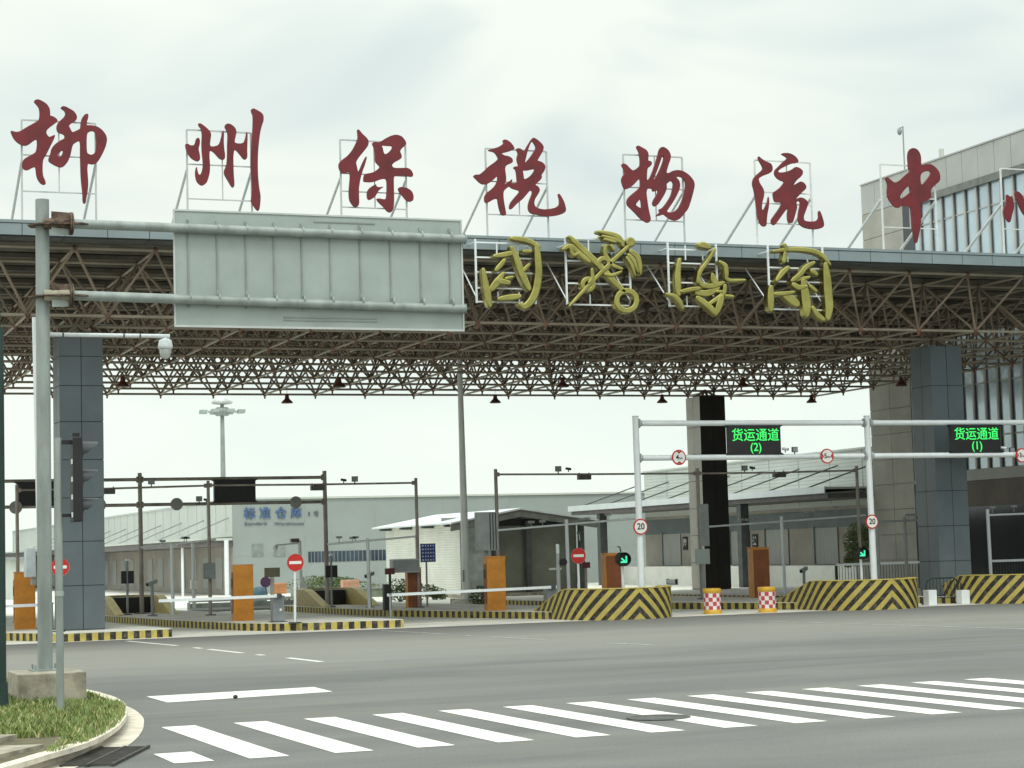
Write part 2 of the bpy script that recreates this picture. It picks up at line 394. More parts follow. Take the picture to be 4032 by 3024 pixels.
kc = resample([Vector(p) for p in kt])
def offs(pts, d):
    o = []
    for k, p in enumerate(pts):
        t = (pts[min(k + 1, len(pts) - 1)] - pts[max(k - 1, 0)]).normalized(); o.append(p + Vector((t.y, -t.x)) * d)
    return o
# direction runs away->near; outward (road side) is to the left of travel
sgn = -1
inner, lip, foot, gut = offs(kc, -sgn * -.15), offs(kc, sgn * .0), offs(kc, sgn * .03), offs(kc, sgn * .34)
n = len(kc)
def sweep(mb, rows):
    vs = []; fs = []
    for r_ in rows: vs += r_
    for j in range(len(rows) - 1):
        for k in range(n - 1): fs.append((j * n + k, j * n + k + 1, (j + 1) * n + k + 1, (j + 1) * n + k))
    mb.add(vs, fs)
def z3(ps, z): return [(p.x, p.y, z) for p in ps]
kb = MB(); kb.solid = False
rnd = offs(kc, sgn * .022)
sweep(kb, [z3(inner, .10), z3(inner, .15), z3(lip, .152), z3(rnd, .14), z3(foot, .11), z3(foot, 0)])
struct('kerb', kb, kerbm)
gb = MB(); gb.solid = False; sweep(gb, [z3(foot, .012), z3(gut, .006)])
struct('gutter', gb, kerbm)
vb = MB(); vb.solid = False
pts = [(p.x, p.y, .13) for p in inner]; far = [(-25, 30, .13)] ; ctr = Vector((-2, 25, .13))
m_ = [(p.x * .0 + -12, p.y, .13) for p in inner]
for k in range(n - 1): vb.quad(pts[k], pts[k + 1], m_[k + 1], m_[k])
struct('ground', vb, soil)
# gutter joints: thin dark gaps
def ptin(x, y):
    """inside verge?"""
    best = None
    for k in range(n - 1):
        a, b = inner[k], inner[k + 1]
        if (a.y >= y > b.y): 
            t = (a.y - y) / (a.y - b.y + 1e-9); xx = a.x + (b.x - a.x) * t
            best = xx if best is None else max(best, xx)
    return best is not None and x < best - .03
gm = MB(); gm.solid = False
gy = MB(); gy.solid = False
def blade(mb, x, y, h, wd, lean, z0=.12):
    a = random.uniform(0, 6.28); dx, dy = math.cos(a) * wd, math.sin(a) * wd; b_ = random.uniform(0, 6.28); lx, ly = math.cos(b_) * lean, math.sin(b_) * lean
    mb.add([(x - dx, y - dy, z0), (x + dx, y + dy, z0), (x + dx * .6 + lx * .4, y + dy * .6 + ly * .4, z0 + h * .6), (x - dx * .6 + lx * .4, y - dy * .6 + ly * .4, z0 + h * .6), (x + lx, y + ly, z0 + h)], [(0, 1, 2, 3), (3, 2, 4)])
cnt = 0
while cnt < 20000:
    x, y = random.uniform(-.4, 4.4), random.uniform(19.0, 33.5)
    if not ptin(x, y): continue
    if x * .93 - y * .36 < -.27 * (x * .36 + y * .93): continue
    bare = math.sin(x * 2.3 + 1) * math.sin(y * 1.1 + x) + .35 * math.sin(5 * x + 3 * y)
    if y < 20.9 and x < 2.9 + (y - 20) * .3: continue
    if bare < -.75 and random.random() < .7: continue
    h = random.uniform(.03, .10) * (1.25 if bare > .2 else .85)
    blade(gm if random.random() < .8 else gy, x, y, h, random.uniform(.008, .016), h * random.uniform(.1, .8)); cnt += 1
tag(gm.build('grass', grassm), kind='stuff'); tag(gy.build('dry_grass', drygrass), kind='stuff')
# bare pale soil and the utility cover lying in the verge
cv = MB(); cv.prism([(1.35, 20.25), (2.15, 20.05), (2.62, 20.75), (1.9, 21.05)], .12, .19)
tag(cv.build('utility_cover', conc2, bevel=.015), 'pale concrete utility cover lying in the grass verge by the kerb', 'cover')
cv = MB(); cv.prism([(1.0, 19.2), (2.2, 18.9), (2.75, 19.75), (1.3, 20.05)], .11, .165)
struct('path', cv, conc2)
for k in range(0):
    pass
# drain grate in the gutter
t = thing('drain_grate', 'black slotted iron drain grate set in the gutter at the kerb bend', 'grate', (3.3, 20.0, .004))
fr = MB(); d = Vector((.40, 1, 0)).normalized(); nx = Vector((d.y, -d.x, 0)); o = Vector((3.33, 19.72, .012))
for i in range(-11, 12):
    c = o + d * (i * .075); fr.sqbar(c - nx * .22 + Vector((0, 0, .004)), c + nx * .24 + Vector((0, 0, .004)), .022, .02)
fr.build('slat', iron, t)
fr = MB()
for s_ in (-.23, .25, .01): fr.sqbar(o + nx * s_ - d * .88 + Vector((0, 0, .006)), o + nx * s_ + d * .88 + Vector((0, 0, .006)), .03, .026)
fr.build('frame', iron, t)
mh = MB(); mh.lathe((9.55, 20.28, .006), [(.36, 0), (.36, .006), (.30, .008), (.30, .004), (.02, .004)], 28)
tag(mh.build('manhole_cover', mat('dusty iron', (.10, .10, .095), .85, 0, .25, 12, bump=.4)), 'round dark manhole cover between two crosswalk bars', 'manhole')
st = MB(); st.sphere((*GZ(927, 2752)[:2], .03), .035, 8, 5, .8)
tag(st.build('stone', iron), 'small dark stone lying on the edge of the white stop line', 'stone')

# ---------------------------------------------------------------- traffic islands
def island(poly):
    b = MB(); b.prism(poly, 0, .2); m = b
    me_top = MB(); me_top.prism([(p[0], p[1]) for p in inset(poly, .012)], .15, .206)
    s_ = MB(); s_.prism(poly, .0, .195)
    k_ = struct('traffic_island', me_top, concrete); e_ = tag(s_.build('striped_kerb', kerbstripe), kind='structure')
    return k_
def inset(poly, d):
    P_ = [Vector(p) for p in poly]; n_ = len(P_); o_ = []
    for k in range(n_):
        a, b, c = P_[k - 1], P_[k], P_[(k + 1) % n_]
        e1 = (b - a).normalized(); e2 = (c - b).normalized(); n1_ = Vector((-e1.y, e1.x)); n2_ = Vector((-e2.y, e2.x)); nn = (n1_ + n2_).normalized()
        o_.append(tuple(b + nn * d))
    return o_
def ccw(poly):
    A = sum(poly[k][0] * poly[(k + 1) % len(poly)][1] - poly[(k + 1) % len(poly)][0] * poly[k][1] for k in range(len(poly)))
    return poly if A > 0 else poly[::-1]
ISL = [
    [(10.0, 49.35), (10.05, 49.9), (9.45, 56), (8.4, 68), (4.6, 68), (5.6, 55), (6.1, 51.6), (7.3, 48.95)],
    [(16.05, 49.35), (16.1, 50.0), (15.0, 58), (13.6, 69), (10.6, 69), (10.9, 63), (11.55, 56), (12.3, 51.6), (13.0, 50.15)],
    [(23.7, 50.5), (22.8, 58), (21.2, 69), (17.7, 69), (18.1, 62), (18.45, 58.5), (20.2, 52.6), (20.85, 50.5), (22.3, 48.5)],
    [(31.2, 49.8), (30.6, 56), (29.4, 70), (24.6, 70), (25.2, 62), (26.55, 54.8), (28.2, 50.6), (29.7, 47.9)],
    [(38.5, 50), (38, 70), (31.0, 70), (31.6, 58), (33.2, 50.4), (34.9, 48.4), (36.5, 48.4)],
]
for p in ISL: island(ccw(p))

# ================================================================== CANOPY
A0, NB_U, NB_V, BU, BV = 41.6, 22, 10, 1.95, 2.3
B0, ZL, ZU = 49.1, 7.97, 9.47
canopy = thing('gate_canopy', 'wide flat space frame canopy with a blue grey fascia over the checkpoint lanes', 'canopy', (20, 60, 0))
low = [[Vector((A0 - BU * i, B0 + BV * j, ZL)) for i in range(NB_U + 1)] for j in range(NB_V + 1)]
upp = [[Vector((A0 + BU / 2 - BU * i, B0 - BV / 2 + BV * j, ZU)) for i in range(NB_U + 2)] for j in range(NB_V + 2)]
mb1, mb2, mb3, mb4 = MB(), MB(), MB(), MB()
for j in range(NB_V + 1):
    mb1.bar(low[j][0], low[j][-1], .042, 8)
for i in range(NB_U + 1): mb1.bar(low[0][i], low[-1][i], .036, 8)
for j in range(NB_V + 2): mb2.bar(upp[j][0], upp[j][-1], .042, 8)
for i in range(NB_U + 2): mb2.bar(upp[0][i], upp[-1][i], .036, 8)
for j in range(NB_V + 1):
    for i in range(NB_U + 1):
        for dj, di in ((0, 0), (0, 1), (1, 0), (1, 1)): mb3.bar(low[j][i], upp[j + dj][i + di], .036, 6, caps=False)
        mb4.sphere(low[j][i], .085, 8, 5); mb4.bar(low[j][i], low[j][i] - Vector((0, 0, .16)), .035, 6)
for r_ in upp:
    for p in r_: mb4.sphere(p, .08, 6, 4)
mb1.build('lower_chord_grid', bars, canopy); mb2.build('upper_chord_grid', bars, canopy); mb3.build('web_bracing', bars_low, canopy); mb4.build('node_joint', balls, canopy)
XL, XR, YF, YB = A0 - BU * (NB_U + .5) - .6, A0 + BU / 2 + .5, 47.12, B0 + BV * (NB_V + .5) + .35
rf = MB()
# trapezoidal deck: ribs run along the gate
y = 47.75
prof = []
while y < YB:
    prof += [(y, 9.72), (y + .20, 9.72), (y + .26, 9.66), (y + .40, 9.66)]; y += .46
vs = []; fs = []
for (yy, zz) in prof: vs += [(XL, yy, zz), (XR, yy, zz)]
for k in range(len(prof) - 1): fs.append((2 * k, 2 * k + 1, 2 * k + 3, 2 * k + 2))
rf.solid = False; rf.add(vs, fs)
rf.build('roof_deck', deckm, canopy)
rf = MB(); rf.box(XL, XR, 47.4, YB, 9.80, 9.86); rf.build('roof', mgrey, canopy)
rf = MB()
for j in range(NB_V + 2):
    yy = B0 - BV / 2 + BV * j; rf.box(XL + .1, XR - .1, yy - .05, yy + .05, 9.55, 9.655)
rf.build('purlin', deckm, canopy)
fb = MB()
x = XL
k = 0
while x < XR - .02:
    x1 = min(x + 1.0, XR); fb.box(x + .008, x1 - .008, YF, YF + .05, 9.615, 9.885); x = x1
fb.build('fascia', fasciam, canopy)
fb = MB()
x = XL
while x < XR - .02:
    x1 = min(x + 2.0, XR); fb.box(x + .006, x1 - .006, YF - .02, YF + .30, 9.90, 9.97); x = x1
fb.build('coping', fasciam, canopy)
fb = MB(); fb.box(XL + .05, XR - .05, YF + .06, YF + .12, 9.62, 9.90)
x = XL
while x < XR - .02:
    x1 = min(x + 2.0, XR); fb.box(x + .01, x1 - .01, YF + .13, 47.95, 9.585, 9.625); x = x1
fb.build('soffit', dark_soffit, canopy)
fb = MB()
fb.box(XL, XR, YB - .06, YB, 9.60, 9.97); fb.box(XR - .05, XR, YF + .06, YB - .07, 9.60, 9.97); fb.box(XL, XL + .05, YF + .06, YB - .07, 9.60, 9.97)
fb.build('edge_trim', fasciam, canopy)
def column(cx, cy, wd, dp, ztop, zs, lm=None, zb=.2, fm=None):
    c = MB(); c.box(cx - wd / 2 + .012, cx + wd / 2 - .012, cy - dp / 2 + .012, cy + dp / 2 - .012, zb, ztop)
    o = c.build('column', colgap, canopy)
    p = MB(); fp = MB() if fm else p; zz = [zb + .03] + list(zs) + [ztop]
    gpp = .009
    for k in range(len(zz) - 1):
        a, b = zz[k] + gpp, zz[k + 1] - gpp
        for s_ in (0, 1):
            x0 = cx - wd / 2 + .0 + s_ * wd / 2; x1 = x0 + wd / 2
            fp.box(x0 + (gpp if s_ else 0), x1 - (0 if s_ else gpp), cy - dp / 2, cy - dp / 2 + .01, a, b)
            p.box(x0 + (gpp if s_ else 0), x1 - (0 if s_ else gpp), cy + dp / 2 - .01, cy + dp / 2, a, b)
            y0 = cy - dp / 2 + s_ * dp / 2; y1 = y0 + dp / 2
            for xs in ((cx - wd / 2, cx - wd / 2 + .01), (cx + wd / 2 - .01, cx + wd / 2)):
                p.box(xs[0], xs[1], y0 + (gpp if s_ else .0105), y1 - (.0105 if s_ else gpp), a, b)
    p.build('cladding', lm or colm, o)
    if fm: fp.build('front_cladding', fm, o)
    h = MB()
    for sx_ in (-.3, .3):
        for sy_ in (-.3, .3): h.bar((cx + sx_ * wd, cy + sy_ * dp, ztop), (cx, cy, ZL + .02), .05, 8)
    h.build('bearing', bars, o)
zsl = [PB(300, q, 50.85).z for q in (2478, 2306, 2132, 1960, 1810, 1660, 1518)][::1]
column(8.06, 51.4, 1.10, 1.1, 7.72, zsl + [zsl[-1] + .75])
column(33.92, 51.4, 1.10, 1.1, 7.72, [1.25, 2.30, 3.35, 4.42, 5.47, 6.52])
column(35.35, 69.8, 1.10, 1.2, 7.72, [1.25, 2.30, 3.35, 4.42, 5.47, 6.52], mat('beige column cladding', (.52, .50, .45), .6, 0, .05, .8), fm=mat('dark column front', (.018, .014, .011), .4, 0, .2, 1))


# pendant lamps below the frame
lampb = mat('lamp shade rust brown', (.13, .045, .03), .6, .1, .2, 3)
def lamp_proto():
    t = thing('pendant_lamp', '-', 'lamp', (0, 0, 0), 'pendant lamps hanging from the canopy frame')
    m = MB(); m.lathe((0, 0, 0), [(.20, -.30), (.215, -.285), (.17, -.22), (.10, -.16), (.075, -.10), (.07, 0), (.04, .03)], 16); m.build('lamp_shade', lampb, t)
    m = MB(); m.bar((0, 0, .03), (0, 0, 1), .008, 5); m.build('cord', dgrey, t); return t
PEND = [(483, 1500, 'just right of the left slate column'), (1130, 1568, 'just above and right of the far mast light'), (1335, 1503, 'half behind the truss, second in the nearer row'), (1950, 1568, 'low, just right of the tall tapered pole'), (2215, 1503, 'just left of the first white gantry post'), (2607, 1568, 'low, just left of the beige rear column'), (2925, 1503, 'straight above the left green display'), (3195, 1568, 'low, right of the beige rear column'), (3548, 1500, 'in front of the beige office wall')]
lp = lamp_proto()
for k, (px, py, wh) in enumerate(PEND):
    b = 69.0 if py > 1550 else 60.5
    P_ = PB(px, py, b); o = lp if k == 0 else copy_tree(lp); o.location = (P_.x, P_.y, P_.z + .12)
    o['label'] = ('dark bell shaped lamp hanging ' + wh)
for o in [q for q in bpy.data.objects if q.name.startswith('pendant_lamp')]:
    for c in kids(o):
        if c.name.startswith('cord'): c.scale = (1, 1, max(.3, ZU - o.location.z))

# ================================================================== ROOF CHARACTERS
LB = 47.9
CH = [
 dict(o=(0, 380), s=2.0696, t='second wide, two part', loops=[
  [(270,50),(285,35),(310,33),(345,50),(375,70),(398,105),(402,145),(400,165),(430,172),(460,195),(462,210),(430,235),(395,260),(372,285),(370,310),(385,330),(395,340),(420,330),(443,320),(435,350),(410,400),(385,450),(365,490),(345,520),(340,560),(340,620),(345,660),(360,690),(367,720),(350,727),(325,715),(300,680),(290,640),(287,600),(280,578),(250,590),(220,608),(190,602),(175,580),(178,540),(195,515),(240,490),(285,465),(295,430),(298,390),(295,355),(270,365),(240,390),(210,408),(175,405),(140,385),(110,355),(92,320),(82,290),(95,290),(130,300),(165,290),(210,260),(265,230),(310,205),(318,170),(318,130),(310,95),(290,72)],
  [(488,100),(505,88),(525,90),(560,108),(595,128),(618,160),(620,190),(600,212),(575,225),(552,245),(565,270),(582,303),(610,290),(650,272),(652,230),(660,190),(680,160),(700,148),(713,155),(710,185),(700,215),(697,245),(740,243),(790,255),(830,285),(858,325),(865,360),(855,410),(830,470),(790,540),(760,558),(735,558),(708,550),(703,600),(708,660),(712,720),(705,790),(695,840),(690,875),(680,880),(668,865),(668,800),(658,720),(652,640),(650,560),(648,490),(648,365),(620,375),(590,395),(580,420),(572,460),(565,490),(545,540),(515,575),(490,585),(455,575),(410,550),(392,535),(390,515),(405,480),(415,430),(445,395),(490,365),(522,350),(520,320),(490,308),(465,300),(455,270),(458,240),(480,210),(515,180),(530,150),(520,125),(500,112)],
  [(698,310),(725,290),(755,287),(772,305),(780,350),(778,430),(770,465),(745,485),(715,480),(698,460)],
  [(500,443),(510,455),(500,485),(480,508),(463,500),(465,470),(485,460)]],
  fr=(86, 377, 472, 487, (611, 753), 232)),
 dict(o=(700, 410), s=2.1639, loops=[
  [(55,350),(75,345),(100,362),(130,360),(142,335),(148,305),(165,293),(178,310),(178,345),(165,390),(178,440),(180,480),(165,495),(140,488),(110,470),(85,440),(65,400)],
  [(165,175),(185,172),(230,205),(265,240),(275,270),(268,310),(262,365),(290,372),(330,362),(350,340),(365,280),(378,230),(384,250),(380,320),(385,390),(393,440),(390,475),(372,482),(345,470),(315,435),(290,410),(262,400),(258,450),(264,510),(264,580),(250,640),(235,680),(200,702),(175,690),(150,660),(140,600),(145,560),(153,540),(158,580),(170,610),(185,610),(200,580),(208,530),(205,480),(198,420),(195,340),(200,270),(190,215),(172,195)],
  [(392,190),(410,175),(440,178),(475,205),(490,235),(485,270),(470,335),(500,345),(530,345),(555,335),(570,290),(577,242),(584,260),(582,340),(580,400),(582,460),(570,480),(550,475),(520,435),(490,400),(470,395),(462,450),(463,520),(465,600),(473,690),(465,718),(450,712),(420,660),(390,610),(385,580),(400,545),(410,510),(414,440),(414,350),(418,280),(412,235),(395,212)],
  [(615,55),(635,45),(665,60),(700,80),(720,105),(720,150),(705,190),(690,250),(680,330),(672,420),(670,520),(672,620),(682,720),(695,790),(692,850),(685,900),(675,917),(655,900),(630,860),(615,830),(622,780),(625,700),(615,600),(612,500),(615,420),(620,340),(628,250),(632,150),(630,100),(618,75)]],
  fr=(737, 990, 509, 526, (647, 782), 875)),
 dict(o=(1300, 490), s=2.5056, loops=[
  [(255,60),(272,62),(300,100),(345,140),(365,170),(362,215),(320,270),(270,330),(238,380),(250,430),(262,485),(285,440),(310,380),(340,325),(348,330),(330,400),(300,480),(280,560),(268,640),(270,720),(272,790),(260,815),(235,825),(210,805),(180,760),(172,700),(178,600),(185,540),(182,475),(150,480),(110,490),(88,470),(72,430),(75,390),(110,355),(160,320),(210,260),(250,180),(262,140),(258,95)],
  [(402,195),(425,180),(470,190),(530,150),(590,120),(640,110),(690,125),(720,160),(738,195),(720,220),(690,245),(672,275),(690,310),(690,340),(660,360),(620,380),(590,410),(612,440),(680,440),(750,437),(785,460),(803,495),(800,522),(770,522),(710,508),(660,512),(612,515),(612,600),(615,700),(615,790),(605,850),(580,878),(550,865),(510,815),(470,780),(440,740),(480,740),(520,750),(542,740),(548,640),(545,540),(490,545),(440,565),(390,577),(340,575),(315,570),(322,500),(370,492),(420,480),(485,430),(450,395),(432,370),(432,300),(425,250),(410,215)],
  [(490,212),(540,218),(605,220),(590,260),(560,290),(525,308),(510,280),(505,245)],
  [(440,595),(440,620),(470,630),(515,622),(480,645),(455,670),(440,705),(410,735),(370,755),(352,730),(352,670),(375,635)],
  [(655,640),(680,625),(740,632),(790,665),(808,710),(805,755),(775,772),(735,755),(700,710),(670,675)]],
  fr=(1342, 1599, 550, 564, (683, 753, 815), 1474)),
 dict(o=(1830, 530), s=2.719, loops=[
  [(390,75),(405,62),(440,70),(480,100),(510,145),(515,160),(480,180),(430,195),(385,205),(375,215),(410,235),(450,240),(485,260),(498,285),(490,310),(450,325),(418,345),(412,380),(420,430),(425,480),(420,520),(400,555),(440,520),(470,505),(490,485),(488,505),(478,530),(510,532),(545,525),(540,470),(535,410),(525,380),(505,370),(512,352),(550,350),(560,340),(545,300),(540,260),(555,215),(548,190),(530,170),(550,155),(580,160),(600,180),(620,190),(640,150),(670,100),(700,55),(720,42),(760,65),(810,110),(828,145),(815,190),(785,240),(755,290),(790,295),(830,320),(845,350),(835,395),(800,440),(808,470),(780,505),(730,545),(770,565),(787,600),(770,640),(735,690),(722,740),(735,780),(770,800),(830,812),(900,805),(960,790),(995,760),(995,700),(980,650),(992,640),(1020,680),(1050,740),(1068,820),(1040,850),(980,870),(900,882),(810,875),(740,860),(690,850),(665,820),(660,770),(675,710),(705,640),(705,610),(680,605),(650,640),(600,700),(540,745),(490,800),(470,808),(458,790),(470,740),(510,690),(555,640),(575,610),(540,600),(490,585),(460,560),(430,580),(395,615),(395,680),(405,750),(420,830),(425,860),(405,875),(375,865),(355,810),(340,740),(335,690),(290,700),(250,725),(215,743),(195,720),(195,670),(220,630),(265,600),(310,555),(335,500),(335,445),(290,490),(240,530),(190,543),(150,530),(100,480),(75,455),(95,438),(140,440),(190,400),(240,350),(300,310),(345,270),(330,235),(300,195),(225,180),(270,165),(330,150),(385,120),(402,95)],
  [(705,75),(735,120),(745,150),(720,200),(670,270),(622,322),(635,260),(655,180),(680,110)],
  [(600,390),(650,392),(735,372),(720,410),(680,460),(615,495),(610,440)]],
  fr=(1915, 2155, 587, 595, (714, 843), 2042)),
 dict(o=(2420, 560), s=2.8, loops=[
  [(217,60),(240,45),(285,70),(330,95),(352,130),(350,180),(348,215),(385,220),(390,250),(370,275),(340,295),(335,350),(333,420),(345,430),(370,400),(400,330),(430,240),(455,160),(470,90),(495,62),(530,65),(570,95),(598,145),(595,195),(570,260),(545,350),(580,350),(620,325),(680,315),(740,330),(800,370),(850,430),(862,480),(845,560),(820,650),(790,740),(750,790),(700,850),(655,872),(600,860),(550,825),(520,800),(490,812),(430,825),(450,805),(480,780),(465,750),(500,740),(550,680),(600,600),(620,520),(628,460),(605,432),(570,450),(548,470),(555,510),(540,560),(500,630),(460,690),(425,718),(400,700),(400,660),(430,610),(460,560),(455,535),(430,545),(400,553),(395,520),(370,505),(340,520),(328,560),(335,620),(345,700),(360,780),(378,850),(370,880),(345,898),(310,880),(260,845),(210,790),(160,740),(118,700),(115,650),(140,610),(200,560),(250,520),(265,480),(260,405),(230,430),(185,480),(130,520),(95,525),(75,500),(55,430),(65,390),(95,350),(80,300),(55,260),(75,242),(110,255),(145,295),(180,325),(220,305),(260,270),(262,210),(255,150),(245,110)],
  [(505,160),(522,150),(520,200),(500,260),(470,330),(440,390),(410,430),(408,410),(435,350),(465,270),(490,200)],
  [(262,630),(272,660),(278,735),(250,730),(215,705),(212,690),(240,655)],
  [(650,390),(700,385),(745,410),(765,470),(750,560),(720,660),(680,740),(630,780),(575,785),(550,770),(580,730),(640,640),(690,540),(702,480),(690,430)]],
  fr=(2458, 2690, 610, 619, (737, 864), 2580)),
 dict(o=(2930, 590), s=2.8, loops=[
  [(130,95),(140,80),(165,105),(220,140),(275,160),(292,205),(285,245),(250,270),(190,290),(145,315),(135,335),(150,380),(185,430),(200,480),(190,540),(175,590),(170,660),(185,680),(210,640),(235,580),(245,520),(252,560),(248,640),(232,710),(225,790),(222,840),(200,855),(170,840),(145,800),(125,720),(115,630),(100,520),(85,440),(70,390),(75,340),(95,305),(140,265),(185,225),(180,190),(150,140)],
  [(385,55),(410,45),(470,45),(520,65),(560,100),(578,140),(550,155),(510,155),(460,175),(410,200),(365,225),(345,255),(390,262),(450,250),(510,225),(545,195),(590,210),(625,240),(620,280),(595,310),(550,345),(515,405),(560,380),(600,355),(640,375),(662,410),(655,440),(620,470),(570,520),(525,575),(560,545),(600,533),(640,545),(675,575),(680,610),(655,680),(632,740),(635,785),(670,798),(720,800),(770,795),(800,760),(795,700),(805,675),(825,710),(850,790),(858,840),(840,865),(780,882),(710,880),(640,865),(595,835),(572,790),(575,700),(600,600),(590,570),(560,575),(550,590),(562,640),(545,700),(525,770),(510,815),(465,810),(455,760),(455,700),(465,660),(440,665),(400,720),(350,790),(310,842),(280,820),(275,780),(310,730),(360,660),(395,600),(380,585),(320,585),(305,550),(295,480),(330,460),(380,420),(425,360),(390,350),(345,325),(312,280),(315,235),(350,200),(400,150),(440,115),(455,100),(430,80)]],
  fr=(2976, 3195, 633, 640, (755, 799, 877), 3100)),
 dict(o=(3450, 560), s=2.268, loops=[
  [(265,100),(280,70),(310,58),(345,70),(370,105),(380,150),(378,215),(420,205),(470,203),(515,235),(545,280),(552,330),(540,360),(500,390),(465,430),(468,470),(470,500),(430,530),(380,545),(375,600),(380,680),(375,760),(360,830),(345,905),(325,905),(315,850),(305,770),(298,680),(292,580),(240,578),(200,572),(190,590),(155,590),(120,555),(85,500),(78,450),(85,380),(60,325),(80,318),(110,345),(145,372),(190,350),(240,300),(285,265),(270,225),(262,150)],
  [(278,390),(288,430),(282,455),(240,490),(200,515),(188,500),(200,470),(240,420)],
  [(372,300),(400,270),(450,260),(472,275),(455,310),(420,355),(388,392),(375,370)]],
  fr=(3472, 3684, 650, 656, (775, 893), 3580)),
 dict(o=(3892, 650), s=3.1714, loops=[
  [(195,375),(215,385),(245,410),(262,390),(272,420),(288,500),(285,560),(265,620),(250,690),(235,725),(215,710),(185,660),(162,600),(165,550),(185,510),(200,450)],
  [(297,345),(330,335),(370,360),(410,420),(435,500),(480,560),(560,600),(630,560),(650,640),(560,700),(460,670),(400,610),(360,530),(320,430)],
  [(420,265),(460,255),(510,300),(520,360),(480,365),(440,320)],
  [(600,330),(650,350),(700,420),(690,470),(640,440),(600,380)]],
  fr=(3946, 4145, 667, 671, (790, 900), 4045)),
]
CHN = ['柳', '州', '保', '税', '物', '流', '中', '心']
DESC = ['above the thick grey sign pole', 'above the left end of the grey sign panel', 'above the middle of the grey sign panel', 'above the leftmost gilt character', 'above the gilt crossed key emblem', 'above the two right gilt characters', 'in front of the grey office wall', 'cut off by the right edge, before the office glazing']
for k, c in enumerate(CH):
    ox, oy = c['o']; s_ = c['s']; fl, fr_, tl, tr, mids, cxp = c['fr']
    mid_y = (tl + 860 + k * 15) / 2
    xl, xr = PB(fl, mid_y, LB).x, PB(fr_, mid_y, LB).x
    zt = (PB(fl, tl, LB).z + PB(fr_, tr, LB).z) / 2
    t = thing('roof_character', 'red roof character %s %s' % (CHN[k], DESC[k]), 'sign character', ((xl + xr) / 2, LB, 9.86), 'red characters standing on the canopy roof')
    loops = [[PB(ox + x / s_, oy + y / s_, LB) for x, y in smooth_poly(lp, 2)] for lp in c['loops']]
    mb = filled_outline(loops, (0, -1, 0), .05, .006)
    mb.v = [(x, y - .10, z) for x, y, z in mb.v]
    mb.build('character', red, t)
    f = MB(); r_ = .021
    for xx in (xl, xr): f.sqbar((xx, LB, 9.86), (xx, LB, zt), .042)
    f.sqbar((xl, LB - .001, zt), (xr, LB - .001, zt), .036)
    for y in mids:
        z = PB((fl + fr_) / 2, y + 5, LB).z; f.sqbar((xl, LB - .002, z), (xr, LB - .002, z), .030)
    zl = PB((fl + fr_) / 2, mids[-1] + 5, LB).z
    xm = PB(cxp, (tl + mids[-1]) / 2, LB).x; f.sqbar((xm, LB - .003, zl), (xm, LB - .003, zt), .026)
    for z in np.linspace(zl + .15, zt - .12, 5):
        for xx in np.linspace(xl + .2, xr - .2, 3): f.bar((xx, LB - .01, z), (xx, LB - .08, z), .008, 5) if abs(z - zl) < 9 and xx == xm else None
    f.build('frame', frame_g if k < 5 else frame_w, t)
    for xx in (xl, xr):
        b_ = MB(); zz = 9.86 + (zt - 9.86) * .62; b_.bar((xx, LB + .03, zz), (xx, LB + 2.9, 9.86), .034 if k < 5 else .042, 10); b_.build('brace', frame_w, t)
        
# ================================================================== GILT CHARACTERS ON THE FASCIA
def ribbon(pts, wd):
    """outline of a brush stroke: centre line in pixels with a width, blunt start and tapered end"""
    P_ = [Vector(p[:2]) for p in pts]; n_ = len(P_); ws = [(p[2] if len(p) > 2 else wd) * .36 for p in pts]
    Lf, Rt = [], []
    for k in range(n_):
        d = (P_[min(k + 1, n_ - 1)] - P_[max(k - 1, 0)]).normalized(); nn = Vector((-d.y, d.x)); q = P_[k]
        if k == 0: q = q - d * ws[0] * .6
        if k == n_ - 1: q = q + d * ws[k] * .8
        wk = ws[k] * (.75 if k in (0, n_ - 1) else 1)
        Lf.append(tuple(q + nn * wk)); Rt.append(tuple(q - nn * wk))
    return smooth_poly(Lf + Rt[::-1], 2)
def ring(cx, cy, r, wd, n_=20):
    o_ = [(cx + (r + wd / 2) * math.cos(2 * math.pi * k / n_), cy + (r + wd / 2) * math.sin(2 * math.pi * k / n_)) for k in range(n_)]
    i_ = [(cx + (r - wd / 2) * math.cos(2 * math.pi * k / n_), cy + (r - wd / 2) * math.sin(2 * math.pi * k / n_)) for k in range(n_)]
    return [o_, i_]
GB = 46.62
